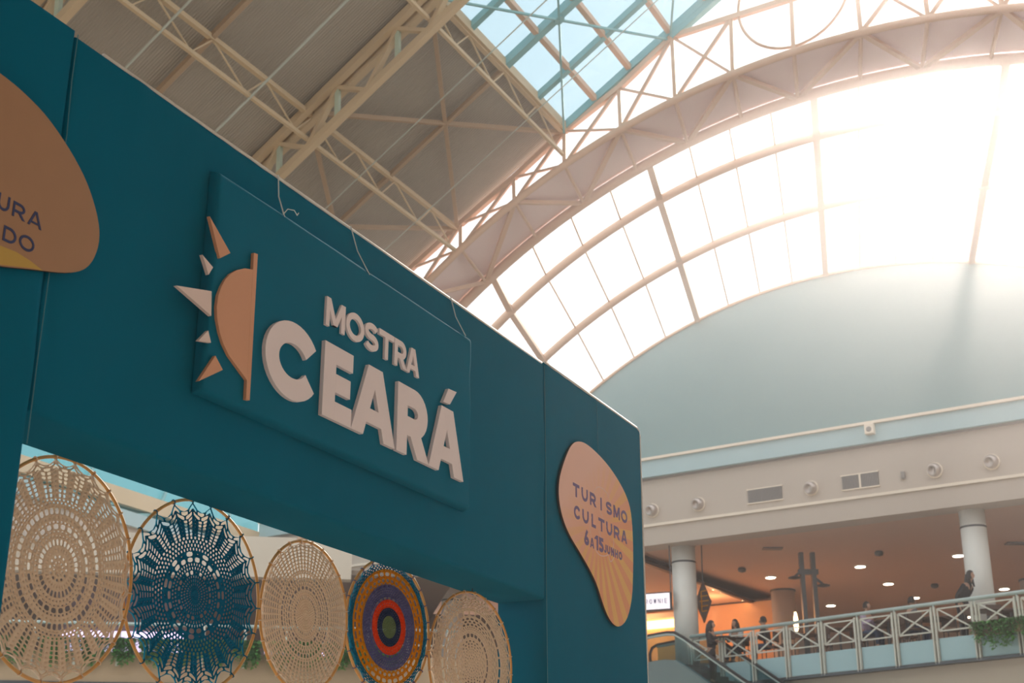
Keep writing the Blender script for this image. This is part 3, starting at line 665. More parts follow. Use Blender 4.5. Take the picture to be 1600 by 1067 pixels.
# ================================================================== CROCHET HOOPS
def mandala_part(rings, T, Rm, par, frame, name, mt, hgt=.004, scal=None):
    """rings: (r0, r1, n, angular hole, radial hole, phase, spoke_gap) as shares of the hoop radius"""
    m = MB(); V = m.v; F = m.f
    def rad(r, th):
        if scal and r > scal[0]:
            k = (r-scal[0])/(1-scal[0]); s_ = abs(math.sin(th*scal[1]/2+scal[3])); return r-k*scal[2]*(s_**.8)
        return r
    def P(r, th, y):
        r_ = rad(r, th)*Rm; return frame(r_*math.cos(th), r_*math.sin(th)+r_*.0, y)
    for (r0, r1, n, ha, hr, ph, skip) in rings:
        sub = 1
        for k in range(n):
            t0 = 2*PI*(k+ph)/n; t1 = 2*PI*(k+1+ph)/n; tm = (t0+t1)/2; rm = (r0+r1)/2
            a_, b_ = (t1-t0)/2, (r1-r0)/2
            hA, hR = ha, hr
            if skip and (k % skip) >= skip-1: hA, hR = .12, .12
            jr = random.uniform(.9, 1.1); big = 1.2 if hA > .22 else 1; hA = min(hA*jr*big, .90); hR = min(hR*big*random.uniform(.92, 1.08), .92)
            dirs = [(1, 0), (1, 1), (0, 1), (-1, 1), (-1, 0), (-1, -1), (0, -1), (1, -1)]
            base = len(V)
            for (dx, dy) in dirs: V.append(tuple(P(rm+b_*dy, tm+a_*dx, hgt)))
            for (dx, dy) in dirs:
                q = .76 if dx and dy else 1; V.append(tuple(P(rm+b_*dy*(hR*q*.45+.55), tm+a_*dx*(hA*q*.45+.55), hgt*.8)))
            for (dx, dy) in dirs:
                q = .76 if dx and dy else 1; V.append(tuple(P(rm+b_*dy*hR*q, tm+a_*dx*hA*q, 0)))
            for (dx, dy) in dirs:
                q = .76 if dx and dy else 1; V.append(tuple(P(rm+b_*dy*(hR*q*.45+.55), tm+a_*dx*(hA*q*.45+.55), -hgt*.8)))
            for (dx, dy) in dirs: V.append(tuple(P(rm+b_*dy, tm+a_*dx, -hgt)))
            for lv in range(4):
                for i in range(8):
                    j = (i+1) % 8; F.append((base+lv*8+i, base+lv*8+j, base+(lv+1)*8+j, base+(lv+1)*8+i))
    return m.build(name, mt, par, smooth=True)
def hoop(cu, cz, az, Rm, label, parts, nties, mtie, scal, outer, off=-.335):
    d = vdir(0)*0+Vector((math.sin(math.radians(az)), math.cos(math.radians(az)), 0)); nn_ = Vector((d.y, -d.x, 0))
    c = Pt(cu, cz, off)
    e = empty('crochet_hoop', c, label, 'crochet hoop', 'crochet mandalas hung in a row under the gate lintel')
    def fr(x, z, y): return c+d*x+UP*z+nn_*y
    m = MB(); m.tube([fr(Rm*math.cos(t), Rm*math.sin(t), 0) for t in [2*PI*i/96 for i in range(96)]], .0062, 10, closed=True); m.build('wooden_ring', M['hoop'], e, smooth=True)
    for nm, mt, rings in parts: mandala_part(rings, 0, Rm, e, fr, nm, M[mt], scal=scal)
    ro = outer
    proto = None
    for k in range(nties):
        th = 2*PI*k/nties-2*(scal[3])/scal[1]*0
        th = (k*PI-scal[3])*2/scal[1]
        if th < 0: th += 2*PI
        m = MB(); r0 = ro*Rm-.004
        p0 = fr(r0*math.cos(th), r0*math.sin(th), 0); cr = Vector((math.cos(th), math.sin(th)))
        m.tube([p0, fr((Rm-.008)*cr.x, (Rm-.008)*cr.y, .004)], .0028, 5)
        m.tube([fr((Rm+.0085*math.cos(q))*cr.x, (Rm+.0085*math.cos(q))*cr.y, .0085*math.sin(q)) for q in [2*PI*i/10 for i in range(10)]], .0022, 5, closed=True)
        m.build('tie', mtie, e)
    # cord up to the back of the lintel
    m = MB(); p0 = fr(0, Rm, 0)
    if off > -.28: m.tube([p0-UP*.004, Pt(cu, ZB+.004, off)], .0022, 5)
    else: m.tube([p0, fr(.01, Rm+.03, .004), Pt(cu+.03, max(cz+Rm+.05, 2.93), -TH-.008)], .0022, 5)
    if off < -.28: m.tube([Pt(cu+.03, max(cz+Rm+.05, 2.93), -TH-.008), Pt(cu+.03, max(cz+Rm+.05, 2.93), -TH+.004)], .006, 6)
    m.build('hanging_cord', M['edge'], e)
    return e
S24 = (.72, 24, .055, PI/4)
cream1 = [(0, .03, 6, .1, .1, 0, 0), (.03, .08, 10, .35, .3, 0, 0), (.08, .13, 12, .42, .42, .5, 0), (.13, .20, 30, .15, .12, 0, 0), (.20, .265, 30, .70, .82, 0, 0), (.265, .315, 40, .25, .2, 0, 0),
  (.315, .345, 40, .3, .35, .5, 0), (.345, .40, 26, .62, .78, 0, 0), (.40, .43, 52, .4, .5, 0, 0), (.43, .48, 52, .12, .1, 0, 0), (.48, .545, 48, .70, .84, 0, 0), (.545, .57, 72, .2, .2, 0, 0), (.57, .60, 72, .42, .5, .5, 0), (.60, .63, 72, .45, .5, 0, 0)]
cream1 += [(.63+.045*i, .63+.045*(i+1), 72, .50+.03*i, .66+.03*(i % 2), 0, 3) for i in range(6)]
cream1 += [(.90, .94, 48, .62, .7, 0, 0), (.94, .975, 48, .5, .4, .5, 0)]
hoop(-4.700, 2.494, 24, .379, 'largest cream crochet mandala in a wooden hoop, partly behind the gate left pillar', [('mandala', 'ycream', cream1)], 24, M['ycream'], S24, .97)
blue2 = [(0, .05, 8, .1, .1, 0, 0), (.05, .09, 20, .3, .5, 0, 0), (.09, .13, 24, .4, .6, .5, 0), (.13, .17, 30, .45, .6, 0, 0), (.17, .21, 36, .42, .6, .5, 0), (.21, .26, 22, .62, .72, 0, 3), (.26, .30, 44, .42, .6, 0, 0), (.30, .34, 52, .42, .6, .5, 0),
  (.34, .40, 22, .60, .74, 0, 0), (.40, .46, 22, .60, .70, 0, 2), (.46, .50, 66, .42, .65, .5, 0), (.50, .54, 66, .45, .68, 0, 0), (.54, .58, 66, .42, .66, .5, 0), (.58, .62, 66, .5, .7, 0, 0)]
blue2 += [(.62+.045*i, .62+.045*(i+1), 66, .64+.02*i, .74, 0, 3) for i in range(5)]
blue2 += [(.845, .905, 44, .86, .84, 0, 0), (.905, .965, 44, .88, .86, .5, 0)]
hoop(-3.978, 2.516, 31, .366, 'deep teal crochet mandala with a spiky net edge in a wooden hoop', [('mandala', 'yteal', blue2)], 22, M['yteal'], (.60, 22, .10, 0), .965)
cream3 = [(0, .04, 6, .1, .1, 0, 0)]+[(.04+.035*i, .04+.035*(i+1), 14+6*i, .42, .5, .5*(i % 2), 0) for i in range(5)]+[(.215, .27, 34, .55, .7, 0, 0), (.27, .30, 48, .3, .3, 0, 0), (.30, .345, 48, .5, .6, 0, 0), (.345, .40, 26, .64, .74, 0, 0), (.40, .45, 52, .5, .62, 0, 0), (.45, .50, 52, .55, .66, .5, 0), (.50, .56, 48, .66, .76, 0, 0), (.56, .60, 64, .3, .35, 0, 0)]
cream3 += [(.60+.048*i, .60+.048*(i+1), 60, .58, .70, .5*(i % 2)*0, 0) for i in range(7)]+[(.936, .975, 60, .4, .4, 0, 0)]
hoop(-3.234, 2.544, 27, .319, 'medium cream crochet mandala, between the teal and the multicoloured ones', [('mandala', 'ycream', cream3)], 24, M['ycream'], (.80, 24, .03, PI/4), .975)
h4 = [('sage_centre', 'ygreen', [(0, .03, 6, .1, .1, 0, 0), (.03, .07, 12, .35, .4, 0, 0), (.07, .11, 18, .35, .4, .5, 0), (.11, .165, 24, .3, .35, 0, 0)]),
 ('navy_ring', 'ynavy', [(.165, .20, 30, .35, .5, 0, 0), (.20, .235, 36, .3, .4, .5, 0), (.235, .285, 40, .3, .3, 0, 0)]),
 ('orange_ring', 'yred', [(.285, .33, 40, .18, .2, 0, 0), (.33, .365, 40, .35, .4, .5, 0), (.365, .405, 40, .12, .15, 0, 0)]),
 ('lilac_ring', 'ypurp', [(.405, .445, 26, .62, .72, 0, 0), (.445, .48, 60, .2, .2, 0, 0), (.48, .515, 70, .42, .55, 0, 0), (.515, .55, 70, .42, .55, .5, 0), (.55, .585, 70, .35, .45, 0, 0), (.585, .63, 40, .2, .2, 0, 0)]),
 ('mustard_ring', 'ymust', [(.63, .66, 40, .45, .5, .5, 0), (.66, .72, 40, .48, .66, 0, 0), (.72, .745, 80, .15, .15, 0, 0), (.745, .815, 36, .66, .80, 0, 0), (.815, .855, 72, .12, .12, 0, 0)]),
 ('teal_edge', 'yteal', [(.855, .89, 72, .5, .6, 0, 0), (.89, .925, 72, .55, .65, .5, 0), (.925, .965, 72, .62, .7, 0, 0)])]
hoop(-2.546, 2.588, 33, .318, 'multicoloured crochet mandala with mustard, lilac, orange red and sage rings', h4, 24, M['ypurp'], (.84, 24, .045, PI/4), .965)
cream5 = [(0, .05, 6, .1, .1, 0, 0), (.05, .09, 8, .3, .35, 0, 0), (.09, .13, 12, .3, .35, .5, 0), (.13, .18, 22, .3, .3, 0, 0), (.18, .21, 26, .45, .5, 0, 0), (.21, .25, 20, .28, .4, .5, 0), (.25, .29, 22, .34, .5, 0, 0), (.29, .33, 22, .34, .5, .5, 0), (.33, .36, 40, .15, .15, 0, 0),
 (.36, .42, 26, .72, .86, 0, 0), (.42, .46, 52, .12, .12, 0, 0), (.46, .485, 60, .4, .5, 0, 0), (.485, .52, 60, .4, .5, .5, 0), (.52, .56, 34, .50, .64, 0, 0), (.56, .60, 34, .48, .6, .5, 0), (.60, .64, 34, .55, .65, 0, 0), (.64, .66, 60, .12, .12, 0, 0), (.66, .735, 30, .76, .86, 0, 0), (.735, .77, 60, .12, .12, 0, 0)]
cream5 += [(.77+.037*i, .77+.037*(i+1), 66, .58, .62, .5*(i % 2), 0) for i in range(4)]+[(.918, .975, 72, .55, .6, 0, 0)]
hoop(-1.958, 2.480, 34, .353, 'cream crochet mandala with scalloped lace edge, last beside the gate right pillar', [('mandala', 'ycream', cream5)], 24, M['ycream'], (.78, 24, .06, PI/4), .97, -.20)

# ================================================================== MEZZANINE ON THE RIGHT
PRL = haty(1445, 940, 35.5); NRL = Vector((RL.y, -RL.x, 0))
if NRL.dot(C0-PRL) < 0: NRL = -NRL
def Rp(t, z, off=0): p = PRL+RL*t+NRL*off; return Vector((p.x, p.y, z))
def rbox(name, t0, t1, z0, z1, o0, o1, mt, par=None, kind=None):
    m = MB(); m.prism([(t0, z0), (t1, z0), (t1, z1), (t0, z1)], Rp, o0, o1); return m.build(name, mt, par, kind=kind)
ZF, ZC, ZH = 6.62, 10.3, 7.50
T0, T1 = -9.5, 8.2           # along the rail; T1 end is at the escalator
rbox('floor_mezzanine', T0-6, 30, 6.0, ZF-.02, -26, -.12, M['beige'], kind='structure')
rbox('wall_mezzanine_base', T0-6, T1, -.0, 6.0, -1.2, -.14, M['beige'], kind='structure')
m = MB(); m.prism([(-16, ZC), (22, ZC), (22, ZC+.2), (-16, ZC+.2)], Wp, -26, -.45); m.build('ceiling_mezzanine', M['mceil'], kind='structure')
rbox('wall_mezzanine', T0-8, 34, ZF, ZC+.3, -20.4, -20, M['cream'], kind='structure')
# railing with X frames
rail_e = empty('balcony_railing', Rp(0, ZF), 'long grey green balcony railing with cream X frames on the upper floor', 'railing')
m = MB(); m.tube([Rp(T0, ZH), Rp(T1, ZH)], .05, 10); m.build('handrail', M['rail'], rail_e, smooth=True)
STP = 1.132; off0 = -.22
ts = [off0+STP*k for k in range(-8, 8)]
for i, t in enumerate(ts):
    if t > T1: break
    for d_ in (-.045, .045):
        m = MB(); m.bar(Rp(t+d_, 6.0, .05), Rp(t+d_, ZH-.09, .05), .035, .06, NRL); m.build('post', M['railx'], rail_e)
    m = MB(); m.bar(Rp(t, ZH-.2, .0), Rp(t, ZH, 0), .03, .05, NRL); m.build('rail_bracket', M['rail'], rail_e)
    if t+STP < T1+.2:
        m = MB(); a_, b_ = t+.10, t+STP-.10; zt_, zb_ = 7.36, 6.80
        for p, q in (((a_, zt_), (b_, zt_)), ((a_, zb_), (b_, zb_)), ((a_, zb_), (a_, zt_)), ((b_, zb_), (b_, zt_)), ((a_, zb_), (b_, zt_)), ((a_, zt_), (b_, zb_))):
            m.bar(Rp(*p), Rp(*q), .035, .035, NRL)
        m.build('x_frame', M['railx'], rail_e)
        if t > off0+STP*-3.5:
            m = MB(); m.prism([(t+.07, 6.06), (t+STP-.07, 6.06), (t+STP-.07, 6.62), (t+.07, 6.62)], Rp, -.02, .0); m.build('fascia_panel', M['panel'], rail_e)
rbox('trim_8', T0-6, T1, 5.97, 6.04, -.3, .08, M['dark'], kind='structure')
# round columns
def column(px, py, r, label, ring=None, z0=ZF, z1=ZC, mt='white', off=None):
    c = hitz(px, py, z1); c.z = z0
    e = empty('round_column', c, label, 'column', 'round columns under the mezzanine ceiling')
    m = MB(); m.lathe(c, [(r, 0), (r, z1-z0)], 32); m.build('shaft', M[mt], e, smooth=True)
    m = MB(); m.lathe(c+UP*(z1-z0-.06), [(r+.03, 0), (r+.03, .06)], 32); m.build('capital_ring', M['dark'], e, smooth=True)
    if ring:
        m = MB(); m.lathe(c+UP*(ring-z0), [(r+.008, 0), (r+.008, .05)], 32); m.build('dark_band', M['dark'], e, smooth=True)
    return c
c1 = column(1067, 851, .36, 'cream round column with dark ring standing beside the escalator and the gate', 9.72)
c2 = column(1517, 793, .34, 'tall pale round column with dark ring at the right end of the mezzanine front', 9.72)
column(1223, 922, .42, 'warm lit round column deep inside the mezzanine', None, mt='cream')
column(1612, 905, .40, 'round column at the right edge of the frame deep inside the mezzanine', None, mt='cream')
column(707, 914, .37, 'pale round column with dark ring seen above the scalloped cream mandala', 9.72)
# lamp mast
c = haty(1268, 960, 40.5); c.z = ZF
lm = empty('lamp_mast', c, 'dark grey twin post mast with small disc brackets behind the railing', 'mast')
for dx in (-.19, .15):
    m = MB(); m.bar(c+Vector((dx, 0, 0)), c+Vector((dx, 0, 3.25)), .20, .12); m.build('post', M['dark'], lm)
for dx, z in ((-.42, 2.45), (.40, 2.22)):
    m = MB(); m.lathe(c+Vector((dx, -.05, z)), [(.05, 0), (.19, .03), (.20, .06), (.06, .10)], 16); m.build('disc_bracket', M['dark'], lm, smooth=True)
    m = MB(); m.bar(c+Vector((dx, -.05, z+.08)), c+Vector((dx*.4, 0, z+.30)), .07, .07); m.build('arm', M['dark'], lm)
m = MB(); m.bx(c.x-.3, c.x+.28, c.y-.08, c.y+.08, ZF+2.6, ZF+2.75); m.build('cross_plate', M['dark'], lm)
# downlights
lamps = [((1204, 901), 'above the lamp mast side'), ((1344, 884), 'left of the tall pale column, upper one'), ((1388, 911), 'second in the row beside the tall column'), ((1429, 933), 'third in the row, just above the handrail'), ((1298, 945), 'low down beside the lamp mast'), ((1497, 867), 'touching the edge of the tall pale column'), ((1569, 919), 'right of the tall pale column'), ((1512, 963), 'showing through the railing below the column')]
for (q, lb) in lamps:
    p = hitz(*q, ZC); e = empty('ceiling_downlight', p-UP*.05, f'round lit downlight in the ceiling, {lb}', 'ceiling light', 'lit downlights of the mezzanine')
    m = MB(); m.lathe(p, [(.20, -.035), (.20, 0)], 20); m.build('rim', M['white'], e, smooth=True)
    m = MB(); m.lathe(p, [(.165, -.045), (.165, -.036)], 20); m.build('lens', M['down'], e, smooth=True)
    l = bpy.data.lights.new('lamp', 'SPOT'); l.energy = 75; l.color = (1, .62, .38); l.spot_size = 2.7; l.spot_blend = 1; l.shadow_soft_size = .15
    lo = bpy.data.objects.new('lamp_light', l); SC.collection.objects.link(lo); lo.location = p-UP*.08; lo.parent = e; lo.matrix_parent_inverse = e.matrix_world.inverted()
for q, lb in (((1373, 861), 'left of the tall pale column'), ((1460, 912), 'near the tall pale column'), ((1159, 887), 'above the brown shop trim')):
    p = hitz(*q, ZC); m = MB(); m.lathe(p, [(.03, -.16), (.12, -.13), (.14, -.05), (.10, 0)], 16)
    one(m, 'ceiling_camera', M['dark'], f'small dark dome camera on the mezzanine ceiling, {lb}', 'camera', smooth=True)
for q, lb in (((1587, 848), 'right of the tall pale column'), ((1207, 856), 'above the mast')):
    p = hitz(*q, ZC); m = MB(); m.bx(p.x-.3, p.x+.3, p.y-.15, p.y+.15, ZC-.04, ZC-.001); one(m, 'ceiling_vent', M['dark'], f'dark slot vent in the mezzanine ceiling, {lb}', 'vent')
# facade fittings: ball nozzles, grilles, speaker, small box
def Wh(x, y, off=0): q = hit(x, y, PW, NW); return (q-PW).dot(W), q.z
for i, (q, lb) in enumerate([((1020, 798), 'nearest to the gate right edge'), ((1092, 788), 'second from the gate right edge'), ((1268, 763), 'between the two grey grilles'), ((1461, 735), 'right of the two grilles, second last'), ((1550, 722), 'last one towards the right frame edge'), ((537, 868), 'seen above the multicoloured mandala'), ((419, 883), 'seen left of the medium cream mandala')]):
    u, z = Wh(*q); e = empty('air_nozzle', Wp(u, z), f'round metal ball air nozzle on the cream facade, {lb}', 'air nozzle', 'ball air nozzles on the facade')
    m = MB(); m.lathe(Wp(u, z, .0), [(.22, 0), (.22, .03), (.19, .05)], 20, NW); m.build('flange', M['cream2'], e, smooth=True)
    m = MB(); ax = (NW+UP*-.25+W*.3).normalized(); m.lathe(Wp(u, z, .08), [(.09, -.16)]+[(.19*math.sin(t), -.19*math.cos(t)) for t in (.6, .9, 1.2, 1.57, 1.9, 2.2)]+[(.12, .135), (.10, .05)], 20, ax); m.build('ball', M['chrome'], e, smooth=True)
for (xa, ya, xb, yb, two, lb) in ((1169, 765, 1222, 785, False, 'single grey grille on the cream facade above the mast'), (1316, 744, 1373, 763, True, 'double grey grille with a pale middle bar on the cream facade')):
    u0, z0 = Wh(xa, (ya+yb)/2); u1, _ = Wh(xb, (ya+yb)/2-4); zc_ = (z0+_)/2; h_ = .19; ua, ub = min(u0, u1), max(u0, u1)
    e = empty('air_grille', Wp((ua+ub)/2, zc_), lb, 'air grille')
    m = MB(); m.prism([(ua, zc_-h_), (ub, zc_-h_), (ub, zc_+h_), (ua, zc_+h_)], Wp, 0.002, .02); m.build('backing', M['dark'], e)
    m = MB(); n = 22
    for k in range(n): uu = ua+(ub-ua)*(k+.5)/n; m.bar(Wp(uu, zc_-h_, .03), Wp(uu, zc_+h_, .03), .025, .02, NW)
    m.build('slats', M['grille'], e)
    m = MB(); m.prism([(ua-.03, zc_+h_), (ub+.03, zc_+h_), (ub+.03, zc_+h_+.03), (ua-.03, zc_+h_+.03)], Wp, 0, .04); m.prism([(ua-.03, zc_-h_-.03), (ub+.03, zc_-h_-.03), (ub+.03, zc_-h_), (ua-.03, zc_-h_)], Wp, 0, .04)
    if two: m.prism([((ua+ub)/2-.03, zc_-h_), ((ua+ub)/2+.03, zc_-h_), ((ua+ub)/2+.03, zc_+h_), ((ua+ub)/2-.03, zc_+h_)], Wp, 0, .045)
    m.build('frame', M['cream2'], e)
u, z = Wh(1364, 674); e = empty('wall_speaker', Wp(u, z, .18), 'small square speaker on the pale teal band of the facade', 'speaker')
m = MB(); m.box(Wp(u, z, .27), W*.13, NW*.09, UP*.15); m.build('case', M['cream2'], e, bevel=.015); m = MB(); m.lathe(Wp(u, z-.02, .36), [(.08, 0), (.06, .01)], 16, NW); m.build('cone', M['grille'], e)
u, z = Wh(1412, 743); m = MB(); m.box(Wp(u, z, .05), W*.05, NW*.05, UP*.10); one(m, 'sensor_box', M['grille'], 'tiny grey box on the cream facade right of the double grille', 'sensor', bevel=.01)

# ------------------------------------------------------------------ shop front beside the escalator
sa = hitz(1087, 899, ZC); sb = hitz(1192, 939, ZC); sd = (sb-sa).normalized()
m = MB(); m.bar(sa-sd*6-UP*.12, sb+sd*1-UP*.12, .14, .24); one(m, 'ceiling_trim_beam', M['brown'], 'dark brown slanting trim beam under the mezzanine ceiling beside the shop', 'beam')
sn = Vector((-sd.y, sd.x, 0)); 
if sn.x > 0: sn = -sn
shopw = hitz(1120, 946, ZC-.2)
e = empty('shop_front', (shopw.x, shopw.y, ZF), 'warm orange shop front with a glowing cove behind the escalator', 'shop')
sR = vdir(-2730); 
def Sp(u, z, off=0): p = shopw+sR*u+NW*off; return Vector((p.x, p.y, z))
m = MB(); m.prism([(-2.5, ZF), (8, ZF), (8, ZC-.2), (-2.5, ZC-.2)], Sp, -.2, 0); m.build('back_wall', M['shop'], e)
q4 = [sa-sd*6, sb+sd*.4, Sp(-2.2, 0), Sp(8, 0)]
m = MB(); m.hexa([Vector((p.x, p.y, ZC-.14)) for p in q4], [Vector((p.x, p.y, ZC-.05)) for p in q4]); m.build('lowered_ceiling', M['mceil'], e)
ua = (haty(1052, 915, shopw.y)-shopw).dot(sR)
m = MB(); m.prism([(1.2, 9.45), (8, 9.45), (8, 9.75), (1.2, 9.75)], Sp, .02, .10); m.build('glowing_cove', M['warm'], e)
m = MB(); m.prism([(1.1, 9.78), (8, 9.78), (8, 9.95), (1.1, 9.95)], Sp, .0, .5); m.build('cove_lip', M['cream'], e)
for k in range(7):     # folded triangle pattern on the shop wall
    m = MB(); u_ = .8+k*.9; m.prism([(u_, ZF+.4), (u_+.45, ZF+1.5), (u_+.9, ZF+.4)], Sp, .01, .10+.04*(k % 2)); m.build('triangle_panel', M['orange'], e)
for q in ((1105, 915), (1117, 920), (1129, 924), (1152, 932), (1163, 937)):
    p = hitz(*q, ZC-.14); m = MB(); m.lathe(p, [(.09, -.03), (.09, 0)], 12); o = m.build('small_spot', M['warms'], e)
l = bpy.data.lights.new('lamp', 'POINT'); l.energy = 110; l.color = (1, .50, .22); l.shadow_soft_size = .2
lo = bpy.data.objects.new('shop_light', l); SC.collection.objects.link(lo); lo.location = Sp(2.6, 9.3, 1.2)
l2 = l.copy(); l2.energy = 60; lo = bpy.data.objects.new('shop_light', l2); SC.collection.objects.link(lo); lo.location = Sp(-.6, 9.5, 1.6)
# hanging lit sign
sg0 = haty(1049, 938, 41.0)
def Bp(u, z, off=0): p = Vector((sg0.x, sg0.y, 0))+Vector((-.93, .37, 0))*u+Vector((-.37, -.93, 0))*off; return Vector((p.x, p.y, z))
zc_ = sg0.z; e = empty('hanging_sign', Bp(.55, zc_), 'white lit box sign with thin dark capitals, partly behind the gate', 'sign')
m = MB(); m.prism([(0, zc_-.27), (1.2, zc_-.27), (1.2, zc_+.27), (0, zc_+.27)][::-1], Bp, -.1, 0); m.build('case', M['edge'], e)
m = MB(); m.prism([(.05, zc_-.23), (1.16, zc_-.23), (1.16, zc_+.23), (.05, zc_+.23)], Bp, .001, .012); m.build('lit_face', M['signlit'], e)
wd_ = 'BROWNIE'; uu = .93
for c_ in wd_:
    w_ = .03 if c_ == 'I' else .085
    m = MB(); P_ = glyph(c_, w_, .14, .017)
    def Bm(u, z, off, _u=uu): return Bp(_u-u, z, off)
    put(P_, 0, zc_-.065, .012, .018, m, Bm); m.build('letter', M['navy'], e); uu -= w_+.045
m = MB(); m.bar(Bp(.02, zc_+.27, -.05), Bp(.02, ZC, -.05), .03, .03); m.build('hanger', M['dark'], e)
m = MB(); m.bar(Bp(1.1, zc_+.27, -.05), Bp(1.1, ZC, -.05), .03, .03); m.build('hanger', M['dark'], e)
# diamond shaped hanging ornament
dc = haty(1100, 940, 41.5); e = empty('diamond_sign', dc, 'dark diamond shaped hanging sign with golden lines beside the cream column', 'sign')
X_ = Vector((1, .12, 0)).normalized(); dn = Vector((.12, -1, 0)).normalized()
def Dp(u, z, off=0): return dc+X_*u+UP*z+dn*off
m = MB(); m.prism([(0, -.62), (.24, 0), (0, .62), (-.24, 0)], Dp, -.12, .0); m.build('body', M['brown'], e)
m = MB()
for z_ in (-.30, -.15, 0, .15, .30): m.bar(Dp(-.14*(1-abs(z_)*1.4), z_, .02), Dp(.14*(1-abs(z_)*1.4), z_+.04, .02), .03, .02, dn)
m.bar(Dp(-.08, -.3, .02), Dp(-.08, .3, .02), .03, .02, dn); m.build('golden_lines', M['ymust'], e)
m = MB(); m.bar(Dp(0, .6, -.06), Vector((dc.x, dc.y, ZC)), .03, .03); m.build('hanger', M['dark'], e)
p = haty(1243, 962, 46); m = MB(); m.lathe(Vector((p.x, p.y, p.z-.5)), [(.04, 0), (.075, .1), (.07, .4), (.03, .62)], 12); one(m, 'wall_lantern', M['warms'], 'narrow glowing amber lantern just left of the twin post mast', 'lamp', smooth=True)

